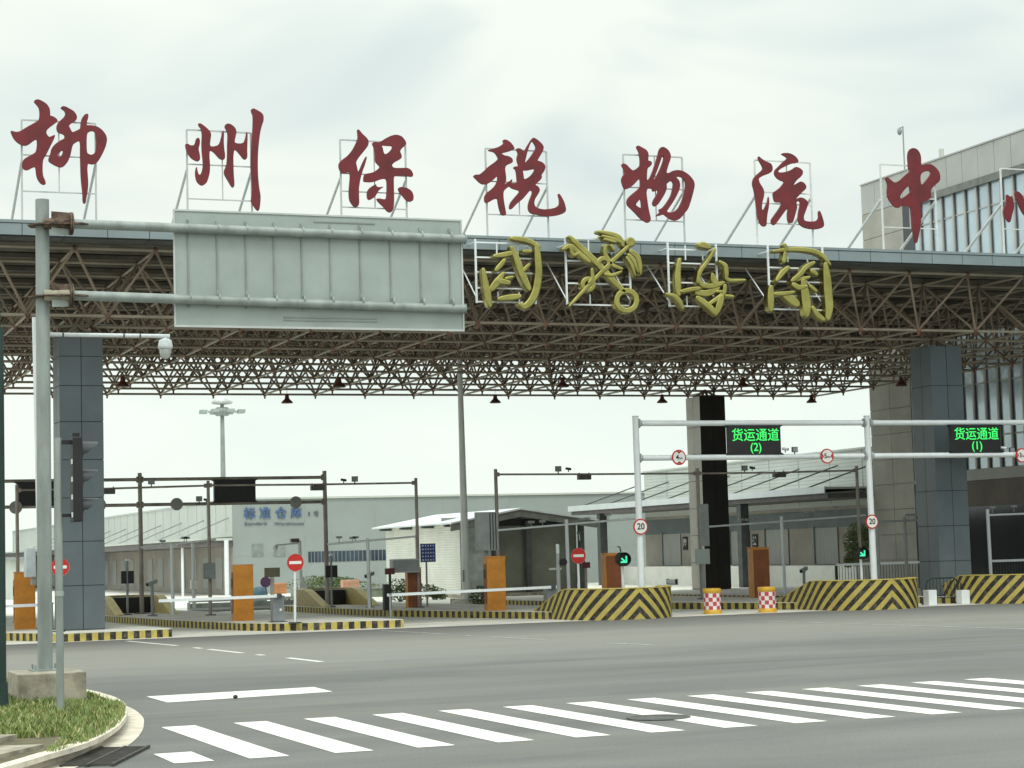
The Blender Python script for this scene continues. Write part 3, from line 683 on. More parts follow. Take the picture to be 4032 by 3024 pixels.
GC = [
 ('国', 'gilt brush character 国 on a white frame just right of the grey sign panel', (1800, 850), (1874, 2106, (958, 1016, 1074, 1136, 1190), 945, 1195),
  [[(560,258,40),(680,268,55),(780,300,45),(850,345,50)], [(835,330,60),(845,480,75),(858,620,80),(835,800,85),(785,930,90),(700,1010,70),(650,975,40)], [(252,600,45),(270,720,60),(300,860,80),(325,985,50)],
   [(375,452,35),(470,440,50),(560,420,60)], [(560,362,50),(600,440,60),(640,560,75),(690,690,80),(745,800,70)], [(745,548,40),(690,610,45)], [(478,500,45),(430,560,50),(390,605,35)], [(470,640,40),(400,740,90),(350,800,80)], [(420,720,90),(520,740,70)], [(500,695,30),(565,680,25)], [(420,915,40),(540,900,65),(640,888,60)], [(690,400,40),(760,400,35)]], []),
 ('emblem', 'gilt emblem of a key crossed with a winged staff on a white frame', (1800, 850), (2229, 2480, (942, 1030, 1118, 1201), 935, 1205),
  [[(1200,250,60),(1380,420,66),(1560,600,66),(1700,760,60),(1780,830,50)], [(1125,375,40),(1200,330,50),(1290,420,45),(1400,510,40)], [(1200,350,40),(1225,450,40),(1290,420,30)],
   [(1190,990,22),(1330,840,30),(1500,660,34),(1660,500,38),(1820,350,45)], [(1500,188,20),(1620,205,40),(1730,245,55),(1765,330,50)], [(1545,235,18),(1660,265,30),(1740,300,30)], [(1570,270,16),(1680,300,26)], [(1855,400,60),(1925,450,60),(1955,540,45),(1962,640,16)], [(1830,440,40),(1890,500,40),(1930,620,14)], [(1810,470,30),(1870,560,30),(1900,660,12)],
   [(1580,340,34),(1570,430,34),(1620,510,34),(1660,560,30),(1750,590,28)], [(1640,340,34),(1665,380,30)], [(1430,600,34),(1440,690,34),(1400,740,30)], [(1575,650,34),(1650,665,30),(1740,625,20)]],
  [(1810, 935, 108, 40), (1392, 758, 60, 30), (1560, 535, 58, 30), (1850, 300, 22, 40)]),
 ('海', 'gilt brush script character 海 with a long horizontal tail on a white frame', (2500, 850), (2632, 2822, (984, 1038, 1114, 1206), 958, 1210),
  [[(450,490,40),(430,620,55),(428,740,75),(440,860,60)], [(305,862,20),(400,885,45),(460,960,50),(485,1020,20)], [(665,330,50),(710,330,80),(770,355,45)], [(825,385,34),(745,520,34),(665,620,38),(645,730,40)], [(650,700,40),(690,775,50),(800,780,55),(915,745,45)], [(800,650,30),(815,710,80),(850,760,60)], [(470,835,40),(560,815,40),(650,805,55)], [(640,850,70),(760,860,80),(860,800,60)], [(885,515,34),(950,555,50),(958,640,45),(955,720,34),(1150,712,22)], [(940,775,50),(935,850,45),(860,910,40),(760,975,40)], [(640,905,60),(720,960,60),(800,1030,60),(840,1080,40)], [(900,900,80),(880,980,80),(850,1060,60)], [(850,835,24),(900,838,24)], [(950,882,24),(1020,890,24)]], []),
 ('关', 'gilt brush script character 關 on a white frame, rightmost of the gilt ones', (2500, 850), (3026, 3241, (1056, 1110, 1165, 1219), 968, 1222),
  [[(1470,398,24),(1580,385,30),(1700,372,45),(1850,385,45),(1980,420,45),(2080,540,22)], [(1590,330,40),(1610,375,50)], [(2030,540,60),(2050,700,95),(2060,860,100),(2075,1000,100),(2060,1120,70)], [(1440,790,60),(1435,900,85),(1440,1030,60)], [(1590,420,40),(1580,500,60)], [(1500,715,40),(1570,620,60),(1620,580,50)], [(1900,525,45),(1810,570,50),(1760,650,50),(1670,715,50)], [(1690,715,40),(1850,682,34)], [(1570,870,40),(1660,920,120),(1720,970,90)], [(1790,720,70),(1810,850,110),(1830,1000,110),(1830,1090,60)], [(1890,1010,50),(1950,1100,60),(2010,1140,40)], [(1680,760,60),(1740,800,60),(1820,780,30)], [(1880,610,60),(1930,650,40)], [(1480,860,40),(1590,860,40),(1680,845,30)], [(1870,780,50),(1930,830,30)]], []),
]
for nm, lab, (ox, oy), (fl, fr_, ys, yt, yb), strokes, rings in GC:
    s_ = 2.765; xl, xr = PB(fl, 1070, GB).x, PB(fr_, 1070, GB).x; cxm = (fl + fr_) / 2
    t = thing('gilt_emblem' if nm == 'emblem' else 'gilt_character', lab, 'emblem' if nm == 'emblem' else 'sign character', ((xl + xr) / 2, GB, PB(cxm, yb, GB).z), 'gilt signs mounted on the fascia')
    mb = MB()
    lps = [[ribbon(st, 40)] for st in strokes] + [ring(*r_) for r_ in rings]
    for i, lp in enumerate(lps):
        q = filled_outline([[PB(ox + x / s_, oy + y / s_, GB) for x, y in l_] for l_ in lp], (0, -1, 0), .16 + .008 * (i % 7), .032)
        q.v = [(x, y - .12, z) for x, y, z in q.v]; mb.add(q.v, q.f)
    mb.build('emblem' if nm == 'emblem' else 'character', gold, t)
    f = MB(); zt, zb = PB(cxm, yt, GB).z, PB(cxm, yb, GB).z
    for xx in (xl, xr): f.sqbar((xx, GB, zb), (xx, GB, zt), .045)
    for y in ys: z = PB(cxm, y, GB).z; f.sqbar((xl, GB + .001, z), (xr, GB + .001, z), .038)
    for xx in (xl + (xr - xl) * .36, xl + (xr - xl) * .72): f.sqbar((xx, GB + .002, zt - .45), (xx, GB + .002, zt - .06), .03); f.sqbar((xx, GB + .002, zb), (xx, GB + .002, zb + .3), .03)
    for xx in (xl, xr):
        f.bar((xx, GB + .02, 9.72), (xx, YF + .0, 9.72), .018, 6); f.bar((xx, GB + .02, zb + .15), (xx, B0 - BV / 2, ZU), .018, 6)
    f.build('frame', white, t)

# ================================================================== BIG SIGN GANTRY (back of a road sign)
SG = 26.8
t = thing('sign_gantry', 'tall grey gantry seen from behind, with two arms carrying a large ribbed sign panel', 'sign', (3.75, SG, .13))
m = MB(); zt = PB(186, 787, SG).z
m.bar((3.745, SG, .5), (3.75, SG, zt), .098, 20, .091); m.build('pole', galv, t)
m = MB(); m.prism([tuple(GZ(x, y, .5)[:2]) for x, y in ((59, 2661), (296, 2653), (262, 2634), (100, 2641))][::1], .1, .5)
m.v = []; m.f = []; m.uv = {}; m.sm = []
m.box(3.31, 4.17, 26.1, 27.2, .1, .5); m.build('concrete_base', conc2, t, bevel=.015)
m = MB(); m.box(3.55, 3.95, SG - .2, SG + .2, .50, .52)
for sx_ in (-.15, .15):
    for sy_ in (-.15, .15): m.bar((3.75 + sx_, SG + sy_, .52), (3.75 + sx_, SG + sy_, .58), .015, 6)
m.build('base_plate', galv, t)
AB = SG - .20
def arm(y0, y1, nm='arm'):
    p, q = PB(279, y0, AB), PB(1829, y1, AB); m = MB(); m.bar(p, q, .066, 20, .062); a = m.build(nm, galv, t)
    m = MB(); m.bar(q, q + Vector((.012, 0, 0)), .075, 20); m.build('end_cap', galv, a)
    # rusted clamp: ring plate round the pole, flange pair, gussets
    z = p.z; bk = MB()
    px0, px1 = 3.75 - .20, p.x + .24
    outline = [(px0 - .0, SG - .02), (px0 + .06, SG - .17), (px0 + .12, SG - .22), (p.x + .0, SG - .32), (px1 - .10, SG - .34), (px1, AB - .05), (px1, AB + .06), (px1 - .1, SG + .08), (px0 + .3, SG + .2), (px0 + .06, SG + .14)]
    bk.prism(outline, z - .02, z + .0); bk.build('flange_plate', rust, a)
    for xx, nm_ in ((p.x - .012, 'flange'), (p.x + .014, 'flange')):
        f = MB(); f.bar((xx - .010, AB, z), (xx + .010, AB, z), .155, 12); f.build(nm_, rust, a)
    f = MB(); f.bar((3.75, AB + .06, z), (p.x, AB, z), .075, 16); f.build('stub', rust if y0 < 1000 else conc2, a)
    for sg in (1, -1):
        f = MB(); tri = [(3.84, z + sg * .16), (p.x - .03, z + sg * .15), (p.x - .03, z + sg * .02), (3.84, z + sg * .02)]
        f.add([(x, AB - .005, zz) for x, zz in tri] + [(x, AB + .010, zz) for x, zz in tri], [(0, 1, 2, 3), (4, 5, 6, 7), (0, 1, 5, 4), (1, 2, 6, 5), (2, 3, 7, 6), (3, 0, 4, 7)])
        f.build('gusset', rust if sg > 0 else galv, a)
    for k in range(8):
        pass
    return z
za, zb_ = arm(881, 941), arm(1163, 1216)
m = MB(); SPB = AB + .085
xl, xr = PB(684, 1050, SPB).x, PB(1821, 1050, SPB).x
ztp = (PB(684, 828, SPB).z + PB(1818, 861, SPB).z) / 2; zbt = (PB(684, 1284, SPB).z + PB(1825, 1306, SPB).z) / 2
m.box(xl, xr, SPB, SPB + .012, zbt, ztp); pan = m.build('sign_panel', galvpale, t)
m = MB()
for zz, hh in ((ztp - .012, .024), (zbt + .010, .03)): m.box(xl - .004, xr + .004, SPB - .014, SPB - .001, zz - hh / 2, zz + hh / 2)
for xx in (xl + .008, xr - .008): m.box(xx - .012, xx + .012, SPB - .016, SPB - .0015, zbt + .02, ztp - .02)
m.build('edge_frame', MATS['grey sign frame'], pan)
for px in (741, 855, 968, 1079, 1188, 1300, 1418, 1537, 1655, 1770):
    xx = PB(px, 1050, SPB).x; m = MB(); m.box(xx - .011, xx + .011, SPB - .018, SPB - .002, zb_ + .09, za - .09); m.build('rib', mgrey, pan)
    for zz in (za, zb_):
        m = MB(); m.box(xx - .012, xx + .012, SPB - .024, SPB - .0025, zz - .125, zz + .125); m.bar((xx - .012, AB, zz), (xx + .012, AB, zz), .0685, 16); m.build('clip', galv, pan)
m = MB(); m.box(PB(1235, 872, SPB).x, PB(1475, 872, SPB).x, SPB - .010, SPB - .001, ztp - .115, ztp - .095); m.build('stiffener', mgrey, pan)
for dz in (.115, .155):
    m = MB(); m.box(PB(1116, 1270, SPB).x, PB(1484, 1270, SPB).x, SPB - .010, SPB - .001, zbt + dz - .008, zbt + dz + .008); m.build('stiffener', mgrey, pan)

# white camera pole right behind it
t = thing('camera_pole', 'white round pole with a side arm holding a dome camera, tight behind the sign gantry', 'camera pole', (3.78, 27.05, .13))
m = MB(); m.bar((3.80, 27.12, .13), (3.72, 27.12, PB(150, 1250, 27.12).z), .080, 18, .072); m.build('pole', white, t)
p, q = PB(200, 1319, 27.0), PB(668, 1322, 27.0); p.z = q.z = (p.z + q.z) / 2
m = MB(); m.bar(p - Vector((.1, 0, 0)), q, .027, 14); ar = m.build('arm', white, t)
m = MB(); c = PB(651, 1372, 27.0); m.lathe((c.x, c.y, c.z), [(.022, .19), (.022, .14), (.05, .135), (.085, .11), (.10, .04), (.10, 0), (.085, -.005)], 20); dm = m.build('dome_camera', white, ar)
m = MB(); m.lathe((c.x, c.y, c.z), [(.083, -.007), (.08, -.06), (.06, -.115), (.03, -.14)], 20); m.build('lens', mat('frosted dome', (.55, .57, .54), .3), dm)
for dx in (.28, 1.10, 1.32):
    m = MB(); m.bar((3.75 + dx + .0, 27.0, p.z), (3.75 + dx + .02, 27.0, p.z), .031, 10); m.build('clip', dgrey, ar)
eb = thing('equipment_box', 'pale steel equipment box mounted low on the left of the white camera pole', 'box', (3.5, 27.1, 1.3))
m = MB(); p, q = PB(98, 2158, 27.1), PB(152, 2272, 27.1); m.box(p.x, 3.66, 27.0, 27.2, q.z, p.z); m.build('cabinet', mat('pale cabinet', (.52, .58, .60), .5), eb, bevel=.006)
m = MB(); p2, q2 = PB(123, 2274, 27.1), PB(152, 2302, 27.1); m.box(p2.x, 3.66, 27.02, 27.18, q2.z, q.z - .004); m.build('base', mgrey, eb)

# traffic light seen from the side
tlx = GZ(238, 2800, .13); TB = tlx.y
t = thing('traffic_light', 'black traffic light in side view with three hoods on a slim grey post', 'traffic light', (tlx.x, TB, .13))
m = MB(); m.bar((tlx.x, TB, .12), (tlx.x - .005, TB, PB(238, 1724, TB).z), .047, 16, .044); m.build('post', galv, t)
hx0, hx1, hz1, hz0 = PB(281, 1880, TB).x, PB(319, 1880, TB).x, PB(300, 1722, TB).z, PB(300, 2055, TB).z
m = MB(); m.box(hx0, hx1, TB - .15, TB + .15, hz0, hz1); h = m.build('housing', black, t, bevel=.012)
dz = (hz1 - hz0) / 3
for k in range(3):
    zc = hz1 - dz * (k + .5)
    m = MB(); rr = .125; nseg = 14; vs = []; 
    for j, (xx, rs) in enumerate(((hx1, 1.), (hx1 + .20, .98))):
        for i in range(nseg + 1):
            a = math.pi * (-.08 + 1.16 * i / nseg)
            zz = zc + rr * rs * math.sin(a) * .95
            xo = xx
            if j: xo = hx1 + .03 + .17 * max(0, min(1, (math.sin(a) + .45) / 1.2))
            vs.append((xo, TB + rr * rs * math.cos(a), zz))
    m.solid = False
    m.add(vs, [(i, i + 1, nseg + 2 + i, nseg + 1 + i) for i in range(nseg)], smooth=True); m.build('hood', mat('hood plastic', (.03, .036, .042), .45) if 'hood plastic' not in MATS else MATS['hood plastic'], h)
    m = MB(); m.bar((hx1 + .001, TB, zc), (hx1 + .02, TB, zc), .105, 20, .09); m.build('lens', dgrey, h)
m = MB(); m.sqbar((tlx.x, TB, hz1 - .06), (hx0, TB, hz1 - .06), .05); m.sqbar((tlx.x, TB, hz0 + .08), (hx0, TB, hz0 + .08), .04); m.box(hx0 + .01, hx1 - .02, TB - .05, TB + .05, hz1, hz1 + .05); m.build('bracket', black, t)
for k in range(4):
    zz = hz1 - .30 - k * .215; m = MB(); m.box(hx0 - .012, hx0 - .001, TB - .12, TB - .06, zz - .03, zz + .03); m.build('hinge', white, h)
m = MB(); zc = PB(238, 2337, TB).z; m.bar((tlx.x, TB, zc - .03), (tlx.x, TB, zc + .03), .052, 16); m.build('collar', galvpale, t)
# dark green post cut by the left edge
gp = GZ(-12, 2790, .13)
t = thing('green_post', 'dark green round post at the left edge of the picture', 'post', gp)
m = MB(); m.bar((gp.x, gp.y, .1), (gp.x + .02, gp.y, PB(-12, 1290, gp.y).z), .118, 20, .085); m.build('shaft', darkgreen, t)
m = MB(); zz = PB(-12, 1290, gp.y).z; m.bar((gp.x, gp.y, .1), (gp.x, gp.y, .45), .15, 20, .13); m.build('foot', darkgreen, t)
m = MB(); m.bar((gp.x + .02, gp.y, zz), (gp.x + .02, gp.y, zz + .6), .05, 14); m.build('stem', darkgreen, t)

# ================================================================== LANE EQUIPMENT
# ---- U-shaped striped barriers at the island noses
def u_wall(cx, cy, Rr, arm, h, th=.24, face=-1, ramp=2.1, low=.22, nseg=22):
    """plan: half circle facing -Y (face=-1) with two arms running back whose top slopes down; returns mesh with UV (arc length from the apex, height)"""
    pts = []
    na = 7
    for k in range(na): s_ = arm * (1 - k / na); pts.append((-Rr, s_, -(math.pi / 2 * Rr) - s_))
    for k in range(nseg + 1):
        a = math.pi + math.pi * k / nseg; pts.append((Rr * math.cos(a), Rr * math.sin(a), (a - 1.5 * math.pi) * Rr))
    for k in range(1, na + 1): s_ = arm * k / na; pts.append((Rr, s_, math.pi / 2 * Rr + s_))
    mb = MB(); top = MB(); n_ = len(pts)
    def hh(y): return h if y <= arm - ramp else max(low, h - (h - low) * ((y - (arm - ramp)) / ramp) ** 1.0)
    def P3(k, r_, z):
        x, y, s_ = pts[k]; f = r_ / Rr
        if y > 0: xx, yy = x * f, y
        else: xx, yy = x * f, y * f
        return (cx + xx, cy + yy * (1 if face == -1 else -1), z)
    for k in range(n_ - 1):
        h0, h1 = hh(pts[k][1]), hh(pts[k + 1][1]); s0, s1 = pts[k][2], pts[k + 1][2]
        mb.add([P3(k, Rr, 0), P3(k + 1, Rr, 0), P3(k + 1, Rr, h1), P3(k, Rr, h0)], [(0, 1, 2, 3)], [[(s0, 0), (s1, 0), (s1, h1), (s0, h0)]], smooth=True)
        mb.add([P3(k, Rr - th, 0), P3(k + 1, Rr - th, 0), P3(k + 1, Rr - th, h1), P3(k, Rr - th, h0)], [(0, 1, 2, 3)], [[(.05, 0)] * 4])
        top.add([P3(k, Rr + .012, h0 + .004), P3(k + 1, Rr + .012, h1 + .004), P3(k + 1, Rr - th - .01, h1 + .004), P3(k, Rr - th - .01, h0 + .004)], [(0, 1, 2, 3)])
        top.add([P3(k, Rr + .012, h0 - .02), P3(k + 1, Rr + .012, h1 - .02), P3(k + 1, Rr + .012, h1 + .004), P3(k, Rr + .012, h0 + .004)], [(0, 1, 2, 3)])
    for k in (0, n_ - 1):
        h0 = hh(pts[k][1]); mb.add([P3(k, Rr, 0), P3(k, Rr - th, 0), P3(k, Rr - th, h0), P3(k, Rr, h0)], [(0, 1, 2, 3)], [[(0, 0), (th, 0), (th, h0), (0, h0)]])
    mb.solid = False; top.solid = False
    return mb, top
def barrier(cx, cy, Rr, arm, h, label, group, face=-1, ramp=2.1, topm=None, m=None):
    t = thing('striped_barrier', label, 'barrier', (cx, cy, 0), group)
    mb, tp = u_wall(cx, cy, Rr, arm, h, face=face, ramp=ramp); mb.build('wall', m or chev, t); tp.build('coping', topm or yellow, t)
    return t
barrier(22.28, 49.75, 1.50, 2.3, .84, 'black and yellow chevron barrier curving round the nose of the middle lane island', 'chevron barriers at the lane entries')
barrier(29.80, 49.35, 1.52, 2.4, .84, 'black and yellow chevron barrier just right of the two checkered barrels', 'chevron barriers at the lane entries')
barrier(35.0, 49.6, 1.55, 2.4, .84, 'black and yellow barrier cut off by the right edge of the picture', 'chevron barriers at the lane entries')
ybar = mat('fresh yellow coping', (.78, .66, .26), .6, 0, .05, 3)
stripe2 = stripe_mat('fine yellow stripes', 'chevron', .20, (.55, .44, .17), (.20, .15, .07), .3)
barrier(11.95, 66.1, .98, 3.3, .78, 'small barrier with yellow sloping arms on the left exit island', 'yellow capped barriers at the far island ends', face=1, ramp=2.2, topm=ybar, m=stripe2)
barrier(19.0, 67.3, .98, 3.3, .78, 'small barrier with yellow sloping arms beside the no entry sign in the middle', 'yellow capped barriers at the far island ends', face=1, ramp=2.2, topm=ybar, m=stripe2)
barrier(6.2, 66.0, .98, 3.3, .78, 'small yellow barrier half hidden behind the leftmost orange kiosk', 'yellow capped barriers at the far island ends', face=1, ramp=2.2, topm=ybar, m=stripe2)
for (cx, cy, lab) in ((11.95, 66.1, 'dark box forming the inner back of the left exit island barrier'), (19.0, 67.3, 'dark box forming the inner back of the middle exit island barrier')):
    q = MB(); q.box(cx - .70, cx + .70, cy - .2, cy + .45, .2, .72); tag(q.build('barrier_back', black, bevel=.02), lab, 'block', 'dark inner backs of the exit barriers')  # black box stands for the dark inner back of the U wall

# ---- checkered barrels
def barrel_proto():
    t = thing('crash_barrel', '-', 'barrel', (0, 0, .004), 'checkered crash barrels between the barriers')
    m = MB(); m.lathe((0, 0, 0.004), [(.255, 0), (.255, .11), (.235, .12)], 28); m.build('base', barrely, t)
    m = MB(); m.solid = False; n_ = 36
    for k in range(n_):
        a0, a1 = 2 * math.pi * k / n_, 2 * math.pi * (k + 1) / n_; r_ = .24
        m.add([(r_ * math.cos(a0), r_ * math.sin(a0), .118), (r_ * math.cos(a1), r_ * math.sin(a1), .118), (r_ * math.cos(a1), r_ * math.sin(a1), .585), (r_ * math.cos(a0), r_ * math.sin(a0), .585)], [(0, 1, 2, 3)], [[(r_ * a0, .01), (r_ * a1, .01), (r_ * a1, .47), (r_ * a0, .47)]], smooth=True)
    m.build('check_band', checkm, t)
    m = MB(); m.lathe((0, 0, 0), [(.242, .58), (.255, .60), (.255, .69), (.235, .71), (.10, .715), (.02, .70)], 28); m.build('lid', barrely, t)
    return t
bp_ = barrel_proto(); bp_.location = (25.27, 49.9, .004); bp_['label'] = 'yellow barrel with red and white checks, left one of the two'
b2 = copy_tree(bp_); b2.location = (26.70, 49.35, .004); b2.rotation_euler.z = .6; b2['label'] = 'yellow barrel with red and white checks, right one of the two'

# ---- front lane gantry (white)
GBk = 49.62
t = thing('lane_gantry', 'white lane gantry with twin beams carrying the two green displays', 'gantry', (23, GBk, .2))
GX = [PB(2510, 1900, GBk).x, PB(3423, 1900, GBk).x]; GX.append(GX[1] + 7.3)
ztop = PB(2504, 1640, GBk).z; zB = (PB(2900, 1666, GBk).z, PB(2900, 1800, GBk).z)
for x in GX:
    m = MB(); m.bar((x + .03, GBk, .2), (x, GBk, ztop), .098, 20, .085); p_ = m.build('post', white, t)
    m = MB(); m.bar((x, GBk, ztop), (x, GBk, ztop + .015), .092, 20); m.build('cap', greypaint, p_)
    m = MB(); m.box(x - .17, x + .2, GBk - .18, GBk + .18, .2, .225); m.build('base_plate', greypaint, p_)
for zb_i in zB:
    for i in (0, 1):
        m = MB(); m.bar((GX[i] + .17, GBk, zb_i), (GX[i + 1] - .17, GBk, zb_i), .078, 18); be = m.build('beam', white, t)
        for xx in (GX[i] + .10, GX[i + 1] - .10):
            m = MB(); m.bar((xx - .02, GBk, zb_i), (xx + .02, GBk, zb_i), .13, 10); m.bar((xx - .10, GBk, zb_i), (xx + .10, GBk, zb_i), .06, 10); m.build('flange', greypaint, be)

def led_sign(x0, x1, z0, z1, y, num, label, lines=True, dark=False):
    t = thing('led_display', label, 'led sign', ((x0 + x1) / 2, y, z0))
    m = MB(); m.box(x0, x1, y - .09, y + .09, z0, z1); hs = m.build('housing', black, t)
    ex = .10
    for zz0, zz1, wa, wb in ((z1, z1 + .05, 0, ex), (z0 - .05, z0, ex, 0)):
        m = MB(); ya, yb = y - .085, y + .085
        vs = [(x0 - wa, ya, zz0), (x1 + wa, ya, zz0), (x1 + wa, yb, zz0), (x0 - wa, yb, zz0), (x0 - wb, ya, zz1), (x1 + wb, ya, zz1), (x1 + wb, yb, zz1), (x0 - wb, yb, zz1)]
        m.add(vs, [(0, 1, 2, 3), (4, 5, 6, 7), (0, 1, 5, 4), (1, 2, 6, 5), (2, 3, 7, 6), (3, 0, 4, 7)]); m.build('mount', black, t)
    if not dark:
        W_ = x1 - x0; H_ = z1 - z0; cx = (x0 + x1) / 2
        text_mb('货运通道', W_ * .232, (cx + .01, y - .10, z0 + H_ * .66), depth=.006, bold=.002).build('lettering', ledgreen, t)
        text_mb('(%s)' % num, W_ * .20, (cx + .01, y - .10, z0 + H_ * .20), depth=.006, bold=.002).build('lettering', ledgreen, t)
    return t
def zz_(py, px=2900): return PB(px, py, GBk).z
led_sign(PB(2866, 1730, GBk).x, PB(3068, 1730, GBk).x, zB[1] + .12, zB[0] - .12, GBk, '2', 'black led display with green characters and number 2 between the white beams')
led_sign(PB(3742, 1730, GBk).x, PB(3932, 1730, GBk).x, zB[1] + .12, zB[0] - .12, GBk, '1', 'black led display with green characters and number 1 before the right slate column')

def round_sign(c, r, label, kind, txt, post=None, group=None, name='round_sign', back=False):
    t = thing(name, label, 'road sign', c, group)
    x, y, z = c
    m = MB(); m.disc((x, y, z), r, 0, .02, 36); m.build('plate', signback if back else (signred if kind == 'noentry' else signred), t)
    if back:
        m = MB(); m.box(x - .03, x + .03, y - .03, y - .001, z - r * .8, z + r * .8); m.build('bracket', mgrey, t); return t
    yf = y - .006
    if kind == 'noentry':
        m = MB(); m.lathe((x, y, z), [(r + .004, -.003), (r + .004, .003), (r * .955, .003), (r * .955, -.003)], 36, axis='y', caps=False); m.build('rim', signwhite, t)
        m = MB(); m.box(x - r * .72, x + r * .72, yf, y - .001, z - r * .17, z + r * .17); m.build('bar', signwhite, t)
    else:
        m = MB(); m.disc((x, y, z), r * .83, -.005, -.001, 36); m.build('face', signwhite, t)
        if kind == 'height':
            for sg in (1, -1):
                m = MB(); m.solid = True; tri = [(x - r * .42, z + sg * r * .80), (x + r * .42, z + sg * r * .80), (x, z + sg * r * .48)]
                m.add([(a, y - .011, b) for a, b in tri] + [(a, y - .0055, b) for a, b in tri], [(0, 1, 2), (3, 4, 5), (0, 1, 4, 3), (1, 2, 5, 4), (2, 0, 3, 5)]); m.build('arrow', signred, t)
        if kind == 'width':
            for sg in (1, -1):
                m = MB(); tri = [(x + sg * r * .80, z - r * .40), (x + sg * r * .80, z + r * .40), (x + sg * r * .50, z)]
                m.add([(a, y - .011, b) for a, b in tri] + [(a, y - .0055, b) for a, b in tri], [(0, 1, 2), (3, 4, 5), (0, 1, 4, 3), (1, 2, 5, 4), (2, 0, 3, 5)]); m.build('arrow', signred, t)
        if txt:
            if len(txt) == 2: text_mb(txt, r * 1.12, (x, y - .009, z + .002), depth=.004, sx=.92, bold=.004).build('lettering', letterblack, t)
            else:
                text_mb(txt[0], r * .88, (x - r * .26, y - .009, z), depth=.004, bold=.004).build('lettering', letterblack, t)
                text_mb(txt[1:], r * .40, (x + r * .20, y - .009, z - r * .10), depth=.004, bold=.001).build('lettering', letterblack, t)
    if post:
        m = MB(); m.bar((x + post[2], y + .05, post[0]), (x, y + .05, z + post[1]), post[3], 14); po = m.build('post', post[4], t)
        m = MB(); m.box(x + post[2] - .14, x + post[2] + .14, y - .09, y + .19, post[0], post[0] + .03); m.build('base_plate', dgrey, po)
    return t
rs = .215
def on_gantry(px, py): p = PB(px, py, GBk - .12); return (p.x, p.y, p.z)
round_sign(on_gantry(2674, 1801), rs, 'round height limit sign 4.5m on the lower white beam', 'height', '4.5m', group='round limit signs on the lane gantry')
round_sign(on_gantry(3257, 1796), rs, 'round width limit sign 5.0m beside the second gantry post', 'width', '5.0m', group='round limit signs on the lane gantry')
round_sign(on_gantry(4024, 1793), rs, 'round width limit sign cut by the right edge of the picture', 'width', '3.5m', group='round limit signs on the lane gantry')
round_sign(on_gantry(2523, 2074), rs * 1.02, 'round speed limit 20 sign on the first white gantry post', 'speed', '20', group='speed limit signs on gantry posts')
round_sign(on_gantry(3434, 2054), rs * .95, 'round speed limit 20 sign on the second white gantry post', 'speed', '20', group='speed limit signs on gantry posts')

# flood lamp + camera pairs on beams
def flood(px, py, b, label, side=1, size=.15, up=.10):
    p = PB(px, py, b); t = thing('floodlight', label, 'floodlight', (p.x, p.y, p.z - size * .4), 'floodlights on the lane beams')
    m = MB(); m.cbox((p.x, p.y, p.z), size * 1.15, .07, size); m.build('housing', dgrey, t, bevel=.006)
    m = MB(); m.cbox((p.x, p.y - .037, p.z), size, .008, size * .8); m.build('lens', mgrey, t)
    m = MB(); m.sqbar((p.x, p.y + .01, p.z - size * .5 - up), (p.x, p.y + .01, p.z - size * .5), .03); m.build('bracket', dgrey, t); return t
def bullet(px, py, b, label, m_=None, ln=.17, up=.10, rz=.7):
    p = PB(px, py, b); t = thing('bullet_camera', label, 'camera', (p.x, p.y, p.z), 'small bullet cameras on the lane beams')
    d = Vector((math.sin(rz), -math.cos(rz), -.18)) * ln / 2
    m = MB(); m.bar(p - d, p + d, .04, 14); m.build('housing', m_ or dgrey, t)
    m = MB(); m.bar(p + d, p + d * 1.08, .034, 14); m.build('lens', black, t)
    m = MB(); m.bar(p, (p.x, p.y, p.z - up), .018, 8); m.build('bracket', mgrey, t); return t
flood(3129, 1770, GBk, 'small floodlight on the lower white beam, right of display 2')
bullet(3092, 1768, GBk, 'white bullet camera on the lower white beam, right of display 2', white)
flood(3984, 1772, GBk, 'small floodlight at the far right of the lower white beam')
bullet(3953, 1764, GBk, 'white bullet camera right of display 1', white)

# ---- rear lane gantry seen from behind (brownish masts)
RB = 64.5
t = thing('lane_gantry', 'brownish twin beam gantry seen from behind on the left exit lanes', 'gantry', (12, RB, .2))
rx = [PB(551, 1950, RB).x, PB(1279, 1950, RB).x]; rx.insert(0, rx[0] - 6.15)
zA = (PB(900, 1884, RB).z, PB(900, 1982, RB).z); zt = PB(551, 1862, RB).z
for x in rx:
    m = MB(); m.bar((x + .02, RB, .2), (x, RB, zt), .075, 14, .068); p_ = m.build('post', bpole, t)
    m = MB(); m.box(x - .2, x + .24, RB - .2, RB + .2, .2, .235); m.build('base_plate', dgrey, p_)
for z in zA:
    for i in (0, 1):
        m = MB(); m.bar((rx[i] + .05, RB, z), (rx[i + 1] - .05, RB, z), .055, 14); be = m.build('beam', bpole, t)
        for xx in (rx[i] + .09, rx[i + 1] - .09):
            m = MB(); m.bar((xx - .02, RB, z), (xx + .02, RB, z), .10, 10); m.build('flange', bpole, be)
led_sign(PB(842, 1930, RB).x, PB(1004, 1930, RB).x, zA[1] + .08, zA[0] - .09, RB, '', 'black back of a lane display between the brown beams, left of the facade lettering', dark=True)
led_sign(PB(66, 1930, RB).x, PB(240, 1930, RB).x, zA[1] + .08, zA[0] - .09, RB, '', 'black back of a lane display half hidden by the sign gantry pole', dark=True)
for px, py, lab in ((62, 1998, 'grey back of a round sign at the far left of the brown gantry'), (393, 1988, 'grey back of a round sign right of the slate column edge'), (696, 1985, 'grey back of a round sign between the brown post and the black display'), (1165, 1978, 'grey back of a round sign right above the blue facade lettering')):
    p = PB(px, py, RB - .10); round_sign((p.x, p.y, p.z), .205, lab, '', '', back=True, group='round signs seen from behind', name='round_sign')

